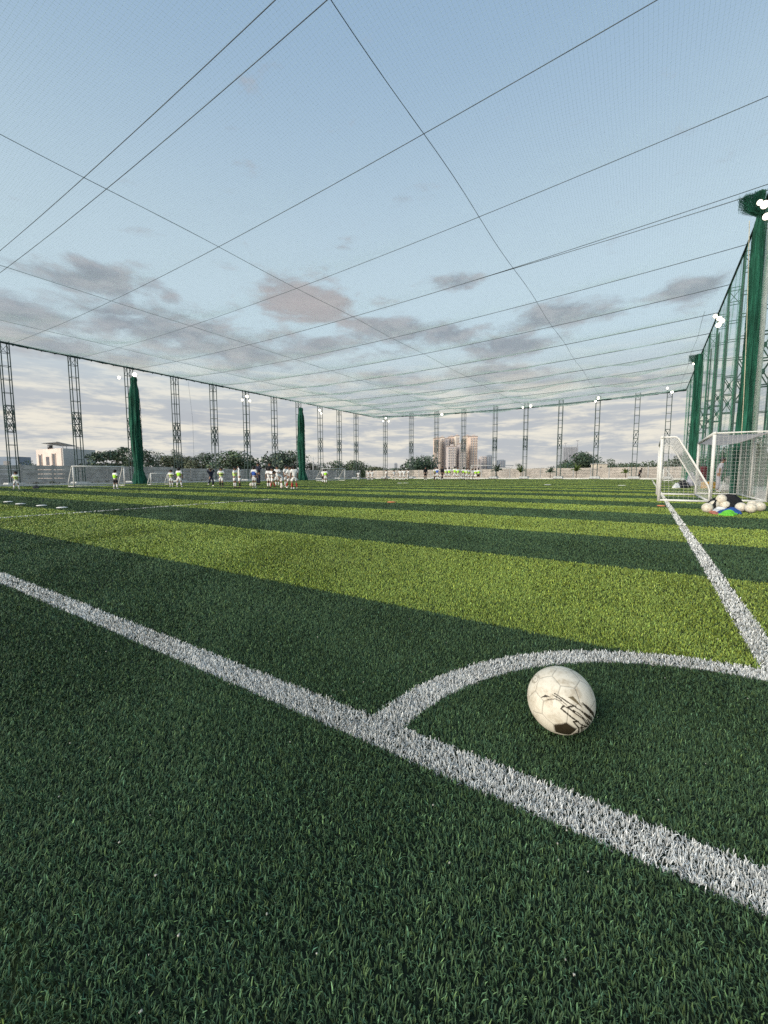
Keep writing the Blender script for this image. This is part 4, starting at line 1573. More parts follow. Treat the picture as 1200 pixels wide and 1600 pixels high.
# the stored goal behind it: box shaped with a fabric-like folded roof net
g2 = uv(at(1117, 677, 2.15))
G2 = goal_at(g2[0] + 5.2, g2[1], (0, -1), 5.2, 2.15, 1.3, 1.36, "white box goal with a pinkish folded net roof behind the ball pile", rad=0.05, kind='box', sp=0.11, nr=0.0026)
m_fold = mat("folded_pink_net", (0.66, 0.57, 0.52), 0.9, 0.12, 2.0)
_t = NT(m_fold.node_tree)
_tr = _t.new('ShaderNodeBsdfTranslucent')
_t.put(_tr.inputs['Color'], (0.80, 0.70, 0.65))
_mx = _t.new('ShaderNodeMixShader')
_mx.inputs[0].default_value = 0.6
_t.put(_mx.inputs[1], m_fold.node_tree.nodes['Principled BSDF'].outputs[0])
_t.put(_mx.inputs[2], _tr.outputs[0])
_t.put(m_fold.node_tree.nodes['Material Output'].inputs['Surface'], _mx.outputs[0])
fv, ff_ = [], []
rf_ = random.Random(4)
for i in range(53):
    for j in range(13):
        x, y = 5.2 * i / 52, 0.02 + 1.32 * j / 12
        fv.append((x, y, 2.13 - 0.07 * math.sin(math.pi * j / 12) * (1 + 0.3 * math.sin(i * 0.7)) - 0.012 * math.sin(i * 1.9 + j) + rf_.uniform(-.004, .004)))
for i in range(52):
    for j in range(12):
        ff_.append((i * 13 + j, (i + 1) * 13 + j, (i + 1) * 13 + j + 1, i * 13 + j + 1))
MB().add(fv, ff_, 0, True).build("roof_net", m_fold, G2)
MB().tube([(0, 1.36, 2.15), (5.2, 1.36, 2.15)], 0.032, 8).build("rear_top_bar", m_goal, G2)
for x in (2.6,):
    MB().tube([(x, 1.36, 2.15), (x, 1.36, 0.04)], 0.03, 8).build("rear_post", m_goal, G2)
# left goal: mouth looks to the right (+V)
p = at(116, 761)
u0, v0 = uv(p)
p2 = at(191, 759)
W_l = (p2 - p).length
goal_at(u0, v0, (0, 1), W_l, 1.62, 0.25, 1.0, "small white goal in front of the sunset-pink house at the left wall", rad=0.05, sp=0.25, nr=0.0005)
p = at(236.5, 758)
u0, v0 = uv(p)
goal_at(u0, v0, (0, 1), 1.6, 1.05, 0.1, 0.6, "tiny pale training goal left of the two lime boys", rad=0.04, sp=0.2, nr=0.0012)
p = at(504, 751.7)
u0, v0 = uv(p)
q = at(526, 751)
goal_at(u0, v0, (-0.25, 0.97), (q - p).length, 1.65, 0.3, 1.5, "white mini goal behind the lime pair at the far left", rad=0.05, sp=0.2, nr=0.0025)
p = at(802, 747.6)
q = at(737, 748.0)
g = make_goal((q.x, q.y, 0.0), math.atan2(p.y - q.y, p.x - q.x), (p - q).length, 2.25, 0.5, 1.6, "wide thin white goal at the far end below the high-rises", rad=0.05, sp=0.2, nr=0.0025)
p = at(1041, 751.5)
u0, v0 = uv(p)
goal_at(u0 + 2.2, v0 - 0.3, (0, -1), 2.2, 1.35, 0.25, 0.95, "mini goal far down the goal line seen through the small goal", rad=0.05, sp=0.15, nr=0.004)
# mini pop goal behind the box goal
p = at_v(1128, 771, 2.62)
mg = empty("mini_goal", (p.x, p.y, 0), math.atan2(-0.1, 1.0), "small rounded white training goal leaning behind the box goal net", "mini goal")
fr_ = [(0, 0, 0.02), (0.02, 0, 0.55), (0.12, 0.05, 0.72), (0.30, 0.07, 0.74), (0.40, 0.05, 0.62), (0.62, 0, 0.16), (0.62, 0, 0.04), (0.5, 0, 0.02), (0, 0, 0.02)]
MB().tube(fr_, 0.022, 8).build("frame", m_goal, mg)
net_patch([((0.12, 0.02, 0.70), (0.34, 0.02, 0.70), (0.58, 0, 0.06), (0.02, 0, 0.06)), ((0.1, 0.05, 0.7), (0.5, 0.45, 0.66), (0.75, 0.4, 0.1), (0.6, 0.02, 0.06))], 0.022, 0.0036, m_gnet, mg)

# ------------------------------------------------------------------ people
m_skin = mat("brown_skin", (0.27, 0.155, 0.10), 0.6, 0.08, 10)
m_hair = mat("black_hair", (0.012, 0.010, 0.010), 0.6, 0.2, 20)
CL = {}


def cloth(nm, c, var=0.10):
    CL[nm] = mat("cloth_" + nm, c, 0.85, var, 7.0)
    return CL[nm]


cloth("white", (0.82, 0.80, 0.76))
cloth("lime", (0.46, 0.88, 0.05))
cloth("pale_lime", (0.62, 0.84, 0.22))
cloth("navy", (0.018, 0.022, 0.040))
cloth("black", (0.014, 0.014, 0.016))
cloth("blue", (0.06, 0.14, 0.52))
cloth("red", (0.42, 0.05, 0.035))
cloth("grey", (0.46, 0.44, 0.47))
m_eye = mat("dark_eye", (0.02, 0.015, 0.012), 0.3, 0.05, 5)
m_lip = mat("lip", (0.22, 0.09, 0.07), 0.6, 0.05, 5)


def skin_mesh(name, chains, sub=1):
    """chains: list of point lists [(co, radius) ...]; points shared by position are welded; grown with Skin + Subdivision"""
    vs, rs, es, idx = [], [], [], {}
    for ch in chains:
        prev = None
        for (co, r_) in ch:
            k = tuple(round(q, 4) for q in co)
            if k not in idx:
                idx[k] = len(vs)
                vs.append(co)
                rs.append(r_)
            i = idx[k]
            if prev is not None and prev != i:
                es.append((prev, i))
            prev = i
    me = bpy.data.meshes.new(name + "_skeleton")
    me.from_pydata([tuple(v) for v in vs], es, [])
    o = bpy.data.objects.new(name + "_skeleton", me)
    COL.objects.link(o)
    md = o.modifiers.new("skin", 'SKIN')
    md.use_smooth_shade = True
    for i, sv in enumerate(me.skin_vertices[0].data):
        rr = rs[i] if isinstance(rs[i], tuple) else (rs[i], rs[i])
        sv.radius = rr
        sv.use_root = (i == 0)
    if sub:
        sm = o.modifiers.new("sub", 'SUBSURF')
        sm.levels = sub
        sm.render_levels = sub
    dg = bpy.context.evaluated_depsgraph_get()
    dg.update()
    out_ = bpy.data.meshes.new_from_object(o.evaluated_get(dg))
    out_.name = name
    bpy.data.objects.remove(o)
    bpy.data.meshes.remove(me)
    return out_


def lerp(a, b_, f_):
    return Vector(a) + (Vector(b_) - Vector(a)) * f_


def pose_joints(arms, legs, bend, kid):
    """unit height figure facing -Y, feet on z = 0"""
    hr = 0.078 if kid else 0.066
    J = {}
    J['pel'] = Vector((0, 0, 0.50))
    rot = Matrix.Rotation(bend, 3, 'X')            # forwards, towards -Y

    def up(x, y, z):
        return J['pel'] + rot @ Vector((x, y, z - 0.50))
    J['wai'] = up(0, 0, 0.60)
    J['che'] = up(0, 0, 0.72)
    J['nec'] = up(0, 0, 0.815)
    J['hd0'] = up(0, -0.006, 0.865)
    J['hd1'] = up(0, -0.012, 0.935)
    J['top'] = up(0, -0.010, 0.985)
    for s_, sd in ((-1, 'l'), (1, 'r')):
        sh_ = J['sh' + sd] = up(s_ * 0.105, 0, 0.785)
        A = {'down': ((0.145, 0.005, 0.63), (0.150, -0.03, 0.49)), 'fold': ((0.150, -0.02, 0.64), (0.045, -0.10, 0.65)), 'head': ((0.215, -0.02, 0.83), (0.10, -0.05, 0.93)),
             'fwd': ((0.13, -0.08, 0.66), (0.10, -0.20, 0.68)), 'hips': ((0.20, 0.03, 0.65), (0.105, -0.03, 0.56)), 'out': ((0.19, -0.02, 0.68), (0.25, -0.06, 0.58)),
             'swing': ((0.14, -0.07 * s_, 0.64), (0.14, -0.16 * s_, 0.56)), 'knee': ((0.13, -0.06, 0.62), (0.09, -0.12, 0.49))}[arms]
        J['el' + sd] = up(s_ * A[0][0], A[0][1], A[0][2])
        J['wr' + sd] = up(s_ * A[1][0], A[1][1], A[1][2])
        J['hi' + sd] = Vector((s_ * 0.052, 0, 0.475))
        Lg = {'stand': ((0.058, -0.005, 0.27), (0.062, 0.01, 0.045)), 'wide': ((0.085, -0.01, 0.27), (0.115, 0.01, 0.045)),
              'stride': ((0.055, -0.075 * s_, 0.275), (0.055, (-0.135 if s_ > 0 else 0.16), 0.05 if s_ > 0 else 0.075)),
              'run': ((0.055, -0.13 if s_ > 0 else 0.03, 0.30 if s_ > 0 else 0.26), (0.055, -0.06 if s_ > 0 else 0.20, 0.08 if s_ > 0 else 0.16))}[legs]
        J['kn' + sd] = Vector((s_ * Lg[0][0], Lg[0][1], Lg[0][2]))
        J['an' + sd] = Vector((s_ * Lg[1][0], Lg[1][1], Lg[1][2]))
        J['to' + sd] = J['an' + sd] + Vector((s_ * 0.012, -0.085, -0.025))
    J['rot'] = rot
    J['hr'] = hr
    return J


PROTO = {}


def proto(arms, legs, bend, kid):
    key = (arms, legs, bend, kid)
    if key in PROTO:
        return PROTO[key]
    J = pose_joints(arms, legs, bend, kid)
    hr = J['hr']
    ch = [[(J['pel'], 0.068), (J['wai'], 0.062), (J['che'], 0.074), (J['nec'], 0.030), (J['hd0'], hr * 0.80), (J['hd1'], hr), (J['top'], hr * 0.55)]]
    for sd in 'lr':
        ch.append([(J['che'], 0.074), (J['sh' + sd], 0.040), (lerp(J['sh' + sd], J['el' + sd], .5), 0.030), (J['el' + sd], 0.024), (lerp(J['el' + sd], J['wr' + sd], .6), 0.020), (J['wr' + sd], 0.016)])
        ch.append([(J['pel'], 0.068), (J['hi' + sd], 0.058), (lerp(J['hi' + sd], J['kn' + sd], .5), 0.048), (J['kn' + sd], 0.036), (lerp(J['kn' + sd], J['an' + sd], .35), 0.037), (J['an' + sd], 0.021), (J['to' + sd], 0.018)])
    body = skin_mesh("body", ch)
    bm = bmesh.new()
    bm.from_mesh(body)
    # hands: palm, four fingers and a thumb continuing each forearm
    add = MB()
    for s_, sd in ((-1, 'l'), (1, 'r')):
        d = (J['wr' + sd] - J['el' + sd]).normalized()
        sx_ = d.cross(Vector((0, 1, 0.2))).normalized()
        pw = J['wr' + sd]
        pe = pw + d * 0.045
        add.tube([pw - d * .01, pw + d * .02, pe], [0.015, 0.022, 0.019], 6)
        for k, ln in enumerate((0.034, 0.040, 0.037, 0.028)):
            q = pe + sx_ * (k - 1.5) * 0.011
            cur = d.cross(sx_)
            add.tube([q - d * .006, q + d * ln * .55, q + d * ln * .9 + cur * ln * .35], [0.0062, 0.0056, 0.0042], 5)
        q = pw + d * 0.015 - sx_ * 0.020
        add.tube([q, q + d * .018 - sx_ * .012, q + d * .036 - sx_ * .014], [0.0075, 0.0065, 0.005], 5)
    # face: nose, ears, eyes, mouth
    rt = J['rot']
    hc = (J['hd0'] + J['hd1']) / 2
    fwd = rt @ Vector((0, -1, 0))
    upd = rt @ Vector((0, 0, 1))
    sid = Vector((1, 0, 0))
    add.ell(hc + fwd * hr * 0.98 - upd * 0.006, (0.009, 0.014, 0.015), 6, 5)
    for s_ in (-1, 1):
        add.ell(hc + sid * s_ * hr * 0.97, (0.007, 0.014, 0.019), 6, 5)
        add.ell(hc + fwd * hr * 0.90 + sid * s_ * 0.026 + upd * 0.012, (0.010, 0.008, 0.006), 6, 4, 1)
    add.ell(hc + fwd * hr * 0.90 - upd * 0.034, (0.020, 0.008, 0.006), 6, 4, 2)
    me2 = add.mesh("head_bits")
    bm.from_mesh(me2)
    bm.to_mesh(body)
    bm.free()
    bpy.data.meshes.remove(me2)
    P = {'body': body}
    # hair cap
    hm = MB()
    hm.ell(hc + upd * hr * 0.42 - fwd * hr * 0.12, (hr * 1.05, hr * 1.02, hr * 0.86), 12, 8, 0, rt)
    hm.ell(hc - fwd * hr * 0.45, (hr * 0.92, hr * 0.72, hr * 0.95), 10, 7, 0, rt)
    P['hair'] = hm.mesh("hair")
    hem = J['pel'] + (J['pel'] - J['wai']) * 0.25
    P['shirt'] = skin_mesh("shirt", [[(hem, 0.088), (lerp(J['pel'], J['wai'], .6), 0.084), (J['che'], 0.090), (J['nec'] - (J['nec'] - J['che']) * .15, 0.042)]] +
                           [[(J['che'], 0.090), (J['sh' + sd], 0.053), (lerp(J['sh' + sd], J['el' + sd], .55), 0.047), (lerp(J['sh' + sd], J['el' + sd], .85), 0.046)] for sd in 'lr'])
    P['sleeves'] = skin_mesh("sleeves", [[(J['che'], 0.085), (J['sh' + sd], 0.050), (J['el' + sd], 0.036), (lerp(J['el' + sd], J['wr' + sd], .92), 0.026)] for sd in 'lr'])
    P['bib'] = skin_mesh("bib", [[(lerp(J['pel'], J['wai'], .15), 0.098), (J['wai'], 0.096), (J['che'], 0.100), (J['nec'] - (J['nec'] - J['che']) * .25, 0.052)]] + [[(J['che'], 0.100), (lerp(J['che'], J['sh' + sd], .75), 0.064)] for sd in 'lr'])
    P['shorts'] = skin_mesh("shorts", [[(lerp(J['pel'], J['wai'], .35), 0.076), (J['pel'], 0.080)]] + [[(J['pel'], 0.080), (J['hi' + sd], 0.071), (lerp(J['hi' + sd], J['kn' + sd], .45), 0.066), (lerp(J['hi' + sd], J['kn' + sd], .85), 0.064)] for sd in 'lr'])
    P['trousers'] = skin_mesh("trousers", [[(lerp(J['pel'], J['wai'], .35), 0.076), (J['pel'], 0.080)]] + [[(J['pel'], 0.080), (J['hi' + sd], 0.071), (J['kn' + sd], 0.052), (lerp(J['kn' + sd], J['an' + sd], .9), 0.040)] for sd in 'lr'])
    for sd in 'lr':
        P['sock' + sd] = skin_mesh("sock", [[(lerp(J['kn' + sd], J['an' + sd], .06), 0.042), (lerp(J['kn' + sd], J['an' + sd], .38), 0.044), (lerp(J['kn' + sd], J['an' + sd], .92), 0.030)]])
        P['shoe' + sd] = skin_mesh("shoe", [[(J['an' + sd] + Vector((0, 0.022, -0.022)), 0.026), (lerp(J['an' + sd], J['to' + sd], .5) + Vector((0, 0, -.008)), 0.027), (J['to' + sd] + Vector((0, -0.012, 0)), 0.021)]])
    for k, m_ in P.items():
        m_.materials.clear()
        for _ in range(3 if k == 'body' else 1):
            m_.materials.append(None)
    PROTO[key] = P
    return P


def person(px, py, hpx, label, shirt="white", bib=None, bottom="white", sock="white", shoe="black", rz=0.0, arms='down', legs='stand', bend=0.0, kid=True, long_sl=False, trousers=False, pos=None, group=None, height=None):
    loc = pos or at(px, py)
    Yc = loc.y
    h = height or hpx / F_PX * Yc
    P = proto(arms, legs, round(bend, 2), kid)
    root = empty("person", loc, rz, label, "person", group)
    sc = h / 1.0
    root.scale = (sc, sc, sc)
    use = [('body', 'body', None), ('hair', 'hair', m_hair), ('shirt', 'shirt', CL[shirt])]
    if long_sl:
        use.append(('sleeves', 'sleeves', CL[shirt]))
    if bib:
        use.append(('bib', 'bib', CL[bib]))
    use.append(('trousers', 'trousers', CL[bottom]) if trousers else ('shorts', 'shorts', CL[bottom]))
    for sd in 'lr':
        if not trousers:
            use.append(('sock' + sd, 'sock', CL[sock]))
        use.append(('shoe' + sd, 'shoe', CL[shoe]))
    for k, nm, m_ in use:
        o = bpy.data.objects.new(nm, P[k])
        COL.objects.link(o)
        o.parent = root
        if k == 'body':
            for i_, mm in enumerate((m_skin, m_eye, m_lip)):
                o.material_slots[i_].link = 'OBJECT'
                o.material_slots[i_].material = mm
        else:
            o.material_slots[0].link = 'OBJECT'
            o.material_slots[0].material = m_
    return root


HALFT = math.pi
person(26, 764.5, 28, "child with a lime bib and folded arms alone at the left picture edge", bib="pale_lime", rz=0.5, arms='fold', legs='wide', shoe="white")
person(181, 764, 30.5, "child in lime bib and dark shorts standing before the small left goal, back turned", bib="lime", bottom="black", rz=HALFT - 0.3, arms='fold', legs='wide', shoe="white")
person(268, 760.5, 27, "smaller of two lime bib boys, facing the camera, by the tiny goal", bib="pale_lime", rz=0.3, arms='fold', legs='stand', shoe="white")
person(280.5, 761, 31, "taller of two lime bib boys, back turned, by the tiny goal", bib="lime", rz=HALFT, arms='down', legs='wide', shoe="white")
person(330, 760.5, 29, "dark clad coach running with both hands raised to the head", shirt="navy", bottom="navy", rz=0.9, arms='head', legs='run', long_sl=True, trousers=True, shoe="white", kid=False)
person(346, 761.5, 31.5, "boy in pale lime bib and black socks walking away from the coach", bib="pale_lime", sock="black", rz=0.4, arms='fold', legs='stride')
person(367.5, 762, 33, "boy in lime bib seen from the side beside the hooded boy", bib="pale_lime", rz=1.3, arms='fwd', legs='stand')
person(374.8, 762.5, 34, "boy in white with lime top over his shoulders and black socks", bib=None, shirt="white", sock="black", rz=-1.2, arms='head', legs='stand', long_sl=True)
person(397.5, 762, 34.5, "boy in blue bib and white shorts next to the lone match ball", bib="blue", rz=HALFT - 0.3, arms='down', legs='stand', shoe="white")
person(404, 758, 36, "tall adult in navy tracksuit behind the blue bib boy", shirt="navy", bottom="navy", rz=-0.6, arms='fold', legs='stand', long_sl=True, trousers=True, kid=False)
person(420.5, 762, 32, "white clad boy at the left end of the huddle, back turned", rz=HALFT, arms='down', legs='stand')
person(422, 757.5, 35.5, "dark haired adult in black standing behind the huddle", shirt="black", bottom="black", rz=0.2, arms='fold', legs='stand', trousers=True, long_sl=True, kid=False)
person(426, 762.5, 32, "white clad boy stepping with bent knees, second in the huddle", rz=-0.9, arms='fwd', legs='stride', sock="red")
person(433.5, 760.5, 33, "white clad boy in the middle of the huddle facing the camera", rz=0.2, arms='fold', legs='stand')
person(440, 762.5, 33, "white clad boy bending far forwards in the huddle", rz=-1.2, arms='knee', legs='wide', bend=0.95)
person(447.5, 760.5, 34, "white clad boy with white socks right of the bending boy", rz=1.0, arms='down', legs='stand', shoe="white")
person(453, 763.5, 36, "white clad boy with red socks, left one of the red socked pair", rz=0.9, arms='down', legs='stride', sock="red", shoe="white")
person(460, 763.5, 37, "white clad boy with red socks at the right end of the huddle", rz=HALFT + 0.4, arms='down', legs='wide', sock="red", shoe="white")
person(505.3, 754.5, 21.5, "player in white with black shorts beside the lime one at the far mini goal", bottom="black", rz=HALFT, arms='down', legs='stand', kid=False)
person(508.8, 755.3, 23, "player in lime bib seen from behind at the far mini goal", bib="lime", rz=HALFT, arms='down', legs='stand', kid=False)
W_GRP = None
for (px, py, hp, lb, kw) in (
        (560, 750.8, 14.5, "lone white clad player at the far left corner of the turf", dict(rz=HALFT)),
        (575.6, 750.8, 15.5, "left one of two white clad players standing close together far away", dict(rz=0.2)),
        (581.3, 750.8, 15.8, "right one of two white clad players standing close together far away", dict(rz=HALFT, arms='hips')),
        (603.3, 751.3, 18, "far white shirted player with black legs striding under the three lamps", dict(bottom="white", sock="black", legs='stride', rz=-1.4)),
        (615.6, 751.2, 17, "far white player just right of the three lamp tower", dict(rz=0.8, legs='stride', arms='swing')),
        (625.3, 751.2, 18.3, "far white player, left of the close trio before the round tree", dict(rz=HALFT, arms='down')),
        (631, 751.2, 18.6, "far white player in the middle of the trio before the round tree", dict(rz=HALFT, arms='fold')),
        (638, 751.4, 18.8, "far white player running at the right of the trio before the round tree", dict(rz=-1.4, arms='swing', legs='run'))):
    person(px, py, hp, lb, kid=False, group="white clad players far down the pitch", **kw)
person(664.7, 749.8, 20.8, "black clad adult with bright shoes standing before the round tree", shirt="black", bottom="black", sock="black", shoe="white", rz=0.4, kid=False, long_sl=True)
person(679.3, 750.2, 20.5, "white and lime player half hidden left of the far blue bib", bib="pale_lime", rz=0.9, kid=False, sock="black")
person(683, 750.6, 21.5, "far player in a blue bib with white shorts", bib="blue", rz=HALFT, kid=False, legs='wide')
person(690.8, 750, 22, "adult in black stepping right of the far blue bib", shirt="black", bottom="black", sock="black", shoe="white", rz=-0.9, legs='stride', kid=False, long_sl=True)
LB = [(696.5, 750, 19.5, "pale_lime", dict(rz=HALFT), "first lime bib right of the stepping adult in black"), (701.6, 750.2, 20.5, "lime", dict(rz=HALFT, arms='hips'), "second lime bib right of the stepping adult, hands on hips"),
      (710.4, 750.2, 21.5, "lime", dict(rz=HALFT, legs='stand'), "taller left one of the central lime bib pair"), (715.2, 750.4, 20.7, "lime", dict(rz=0.3, legs='wide'), "right one of the central lime bib pair, legs apart"),
      (723.8, 750, 20, "lime", dict(rz=HALFT, arms='hips'), "lime bib under the right half of the high-rises"), (728.6, 750.4, 19.5, "pale_lime", dict(rz=0.2), "pale bib player between two lime bibs at the right of the row"),
      (732.8, 750, 18.5, "lime", dict(rz=1.2, arms='fold'), "lime bib seen from the side before the goal post"), (738, 750.3, 18.5, None, dict(rz=0.6, arms='head'), "white shirted player with raised hands by the far goal post"),
      (742.8, 750.6, 18.8, "lime", dict(rz=HALFT, legs='stride'), "lime bib just right of the far goal post"), (747.4, 750.6, 19.5, "lime", dict(rz=HALFT, sock="white", bottom="black"), "last lime bib at the right end of the far row")]
for (px, py, hp, bb, kw, lb) in LB:
    person(px, py, hp, lb, bib=bb, kid=False, group="lime bib players in a row at the far end", **kw)
q = at(998.5, 749.5)
person(998.5, 748, 14.5, "hunched dark figure walking along the far wall", shirt="black", bottom="black", shoe="black", rz=1.4, arms='knee', legs='stride', bend=0.45, kid=False, trousers=True, long_sl=True, pos=at(998.5, 747.6, 0.10), height=1.62)
p = at_v(1121, 766, 2.7)
person(1121, 766, 52, "adult in pale grey shirt and trousers behind the box goal, looking down", shirt="grey", bottom="grey", shoe="white", rz=0.9, arms='down', legs='stand', bend=0.18, kid=False, trousers=True, pos=Vector((p.x, p.y, 0)), height=1.68)

# ------------------------------------------------------------------ pile of balls, bag, bibs
pl_ball = ball_mesh("pile_ball", 0.11, 5, np.eye(3), None, 0.02)
m_ball2 = mat("pale_ball_skin", (0.74, 0.71, 0.64), 0.5, 0.12, 14)
m_ball3 = mat("yellowed_ball_skin", (0.70, 0.60, 0.44), 0.5, 0.14, 14)
MB_T = mb_


def small_ball(pos, label, rz, group="balls spilled beside the net bag", r_=0.11):
    o = bpy.data.objects.new("soccer_ball", pl_ball)
    COL.objects.link(o)
    o.location = pos
    o.rotation_euler = (rz, rz * 1.7, rz * 0.6)
    o.scale = (r_ / 0.11,) * 3
    return tag(o, label, "ball", group)


pl_ball.materials.append(mb_)


def gball(px, base, label, rz):
    p = at(px, base)
    small_ball((p.x, p.y, 0.118), label, rz)
    return p


gball(1104.5, 801.5, "ball at the left end of the pile, beside the red strap", 0.3)
gball(1157, 800.5, "yellowed ball lying right of the blue bib", 1.9)
gball(1172.5, 802, "front ball of the trio at the right end of the pile", 2.2)
gball(1175, 796, "rear ball of the trio at the right end of the pile", 0.9)
gball(1186.5, 799.5, "rightmost ball of the pile", 1.2)
gball(1115.5, 796.5, "shaded ball low under the left side of the net bag", 2.8)
gball(1132, 797.0, "shaded ball peeping out under the middle of the net bag", 3.5)
p = at(1127, 797)
small_ball((p.x + 0.02, p.y + 0.05, 0.27), "ball resting on the front of the black bag", 4.1)


def crumple(name, pts, hgt, m, label, cat, seed, z0=0.012, rough=3.0, edge=0.05):
    """a soft lumpy thing lying on the turf; pts is its outline in pixels of the photograph"""
    P = [at(px, py) for px, py in pts]
    c_ = sum(P, Vector()) / len(P)
    r_ = random.Random(seed)
    ph = [r_.uniform(0, 6.28) for _ in range(8)]
    K, M_ = 16, 72
    vs, fs = [], []

    def outline(a):
        k = (a / (2 * math.pi)) * len(P)
        i = int(k) % len(P)
        f_ = k - int(k)
        return P[i] * (1 - f_) + P[(i + 1) % len(P)] * f_ - c_

    def hz(x, y):
        return 0.5 + 0.25 * math.sin(x * rough * 3.1 + ph[0] + 1.3 * math.sin(y * rough * 2)) + 0.18 * math.sin(y * rough * 4.3 + ph[1] + math.sin(x * rough * 3)) + 0.12 * math.sin((x + y) * rough * 7 + ph[2])
    vs.append((0, 0, z0 + hgt * hz(0, 0)))
    for j in range(1, K + 1):
        f_ = j / K
        for k in range(M_):
            o_ = outline(2 * math.pi * k / M_)
            w = 1 + 0.06 * math.sin(k * 1.7 + ph[3]) * f_
            x, y = o_.x * f_ * w, o_.y * f_ * w
            dome = (1 - f_ ** 2.4) ** 0.7
            vs.append((x, y, z0 + hgt * dome * max(0.12, hz(x, y)) + (0.012 if f_ < 1 else 0)))
    for k in range(M_):
        fs.append((0, 1 + k, 1 + (k + 1) % M_))
    for j in range(K - 1):
        for k in range(M_):
            a, b_ = 1 + j * M_ + k, 1 + j * M_ + (k + 1) % M_
            fs.append((a, a + M_, b_ + M_, b_))
    fs.append(tuple(1 + (K - 1) * M_ + k for k in range(M_ - 1, -1, -1)))
    o = MB().add(vs, fs, 0, True).build(name, m)
    o.location = c_
    return tag(o, label, cat)


m_blackbag = mat("black_net_bag", (0.014, 0.013, 0.014), 0.8, 0.5, 22.0, bump=0.6)
crumple("ball_bag", [(1100, 795), (1108, 789), (1122, 786), (1140, 786), (1155, 788.5), (1166, 791), (1160, 796), (1140, 797), (1124, 795.5), (1112, 799)], 0.36, m_blackbag, "slumped black net bag draped over the pile of balls", "bag", 3, rough=2.0)
crumple("black_cloth", [(1131, 799), (1136, 794), (1147, 793), (1150, 797), (1146, 801), (1136, 801.5)], 0.16, m_blackbag, "small crumpled black cloth between the balls and the blue bib", "cloth", 4)
crumple("bib", [(1120, 803), (1124, 799), (1136, 797.5), (1150, 796), (1157, 800), (1160, 804), (1150, 804.5), (1136, 803.5), (1126, 805)], 0.10, cloth("royal_blue", (0.03, 0.10, 0.34), 0.3), "crumpled blue bib in front of the ball pile", "bib", 5, rough=5)
crumple("bib", [(1122, 805), (1130, 803), (1137, 801), (1145, 801), (1153, 805), (1146, 807), (1132, 806.5)], 0.085, cloth("neon_green", (0.17, 0.60, 0.05), 0.25), "crumpled neon green bib lying nearest in front of the pile", "bib", 6, rough=6)
crumple("towel", [(1113, 800), (1117, 796), (1126, 795), (1138, 797), (1136, 800), (1124, 801)], 0.09, CL["white"], "small white towel left of the blue bib", "towel", 7, rough=5)
crumple("strap", [(1105, 801), (1112, 800), (1124, 803.5), (1122, 805), (1112, 803.5)], 0.04, cloth("faded_red", (0.50, 0.17, 0.12), 0.2), "faded red strap lying under the leftmost ball", "strap", 8, rough=5)
crumple("kit_bag", [(1053, 761.5), (1058, 758), (1068, 757), (1077, 759), (1078, 762), (1066, 763)], 0.42, m_blackbag, "black kit bag lying beyond the small goal", "bag", 9)
crumple("towel", [(1050, 762.5), (1054, 760), (1061, 760.5), (1063, 762.5), (1056, 763.2)], 0.28, CL["white"], "white towel beside the black kit bag beyond the small goal", "towel", 10)
crumple("sack", [(1070, 758), (1074, 755), (1084, 755), (1088, 758), (1080, 760)], 1.0, CL["grey"], "pale grey sack behind the slanting bars of the small goal", "sack", 12, rough=1.5)
crumple("kit_bag", [(50, 763), (53, 761), (58, 760.5), (62, 762), (60, 763.5), (54, 763.8)], 0.16, m_blackbag, "small black bag on the turf edge near the left child", "bag", 13)
p = at(393, 760.5)
small_ball((p.x, p.y, gz(*uv(p)) + 0.16), "pale match ball at the feet of the blue bib boy", 0.7, None, 0.15)
p = at(440.5, 763.5)
small_ball((p.x, p.y, gz(*uv(p)) + 0.12), "ball at the feet of the bending white boy", 1.3, None)
# behind the goals on the right: clutter by the net
m_maroon = mat("maroon_fabric", (0.11, 0.025, 0.03), 0.9, 0.2, 4)
m_yel = mat("yellow_plastic", (0.55, 0.30, 0.03), 0.5, 0.1, 4)
p = at_v(1097, 768, 3.0)
bnr = empty("folded_gazebo", (p.x, p.y, 0), 0.2, "tall folded maroon gazebo leaning at the right net", "gazebo")
MB().prism([(-.16, -.1), (.16, -.12), (.2, .1), (-.14, .14)], 0.35, 1.35).build("cover", m_maroon, bnr)
for x in (-.1, .12):
    MB().tube([(x, 0, 0), (x, 0, 1.55)], 0.03, 6).build("leg", m_house, bnr)
p = at_v(1106, 768, 2.85)
crt = empty("crate", (p.x, p.y, 0), 0.3, "low yellow plastic crate between the goals and the right net", "crate")
MB().box((0, 0, 0.03), (0.6, 0.42, 0.05)).build("base", m_yel, crt)
for (x, y, sx_, sy_) in ((0, -.2, .6, .03), (0, .2, .6, .03), (-.29, 0, .03, .38), (.29, 0, .03, .38)):
    MB().box((x, y, 0.22), (sx_, sy_, 0.33)).build("side", m_yel, crt)

# ------------------------------------------------------------------ flat markers and the oval banner
m_disc = mat("white_rubber", (0.74, 0.72, 0.68), 0.7, 0.05, 5)
m_odisc = mat("orange_rubber", (0.62, 0.22, 0.10), 0.7, 0.05, 5)


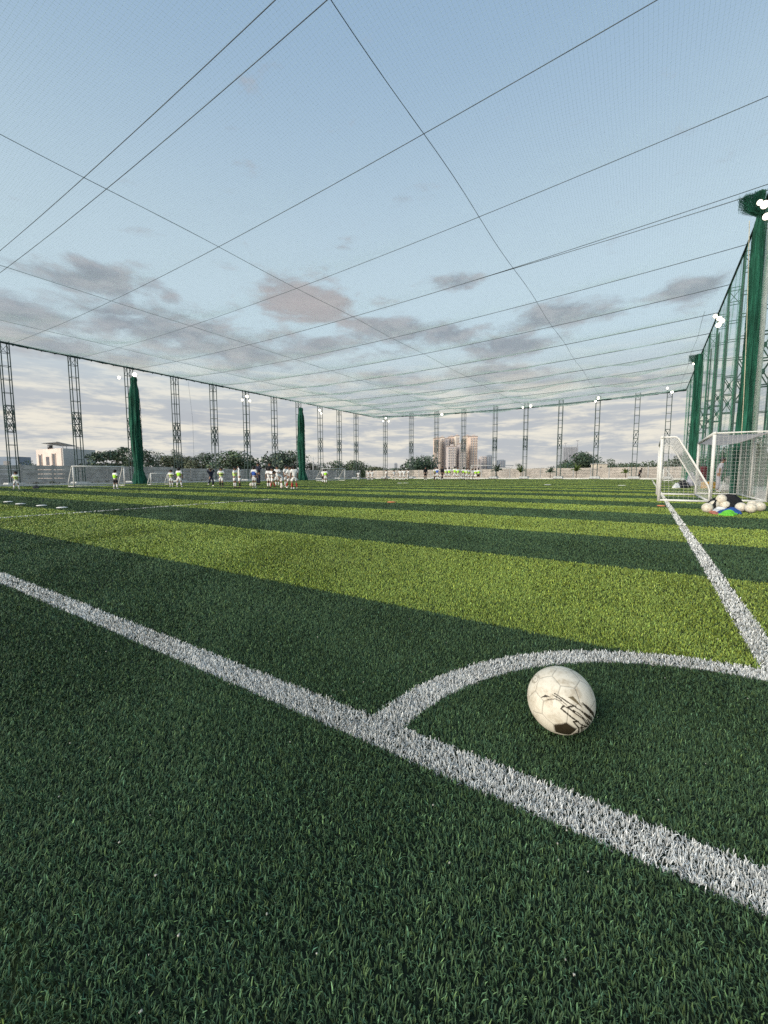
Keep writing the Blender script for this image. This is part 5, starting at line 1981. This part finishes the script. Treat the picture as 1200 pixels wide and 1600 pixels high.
def marker(px, py, label, m, group, w=0.33):
    p = at(px, py)
    mk = MB()
    prof = [(w * .5, 0.018), (w * .5, 0.028), (w * .3, 0.040), (w * .12, 0.043)]
    vs, fs = [], []
    for (r_, z) in prof:
        for k in range(18):
            a = 2 * math.pi * k / 18
            vs.append((r_ * math.cos(a), r_ * math.sin(a), z))
    for j in range(3):
        for k in range(18):
            fs.append((j * 18 + k, j * 18 + (k + 1) % 18, (j + 1) * 18 + (k + 1) % 18, (j + 1) * 18 + k))
    o = mk.add(vs, fs, 0, True).build("marker_disc", m)
    o.location = p
    return tag(o, label, "marker", group)


for (px, py, lb) in ((13, 785, "white marker disc nearest the left picture edge"), (32, 788.3, "second white marker disc from the left picture edge"), (65, 791, "third white marker disc from the left picture edge"), (97, 794.3, "white marker disc nearest the thin box line")):
    marker(px, py, lb, m_disc, "white marker discs on the left", 0.25)
marker(612, 785.5, "orange marker disc alone in the middle of the pitch", m_odisc, None, 0.28)
marker(1033, 791.5, "orange marker disc beside the post of the small goal", m_odisc, None, 0.20)
for (px, py, lb) in ((625, 755.2, "left white disc of the far pair below the trio"), (634.5, 755, "right white disc of the far pair below the trio"), (856, 757.8, "white disc far out below the white oval banner"), (972, 758.8, "white disc far out below the walking dark figure")):
    marker(px, py, lb, m_disc, None, 0.55)
q = at(816, 747.5)
ov = empty("oval_banner", (q.x, q.y, 0.02), 0.05, "white oval pop-up banner with faint reddish marks at the far turf edge", "banner")
MB().ell((0, 0, 0.46), (0.98, 0.30, 0.46), 24, 12).build("panel", mat("white_vinyl", (0.74, 0.69, 0.66), 0.6, 0.04, 3), ov)
mk = MB()
m_mark = mat("faded_red_print", (0.55, 0.22, 0.19), 0.6, 0.1, 5)
for x, z, w in ((-0.42, 0.50, 0.05), (-0.32, 0.44, 0.04), (0.05, 0.52, 0.05)):
    yy = -0.30 * math.sqrt(max(0, 1 - (x / 0.98) ** 2 - ((z - .46) / .46) ** 2))
    mk = MB().tube([(x, yy - .004, z - 0.13), (x + .03, yy - .012, z), (x - .01, yy - .004, z + 0.12)], w * 0.5, 6)
    mk.build("red_print", m_mark, ov)
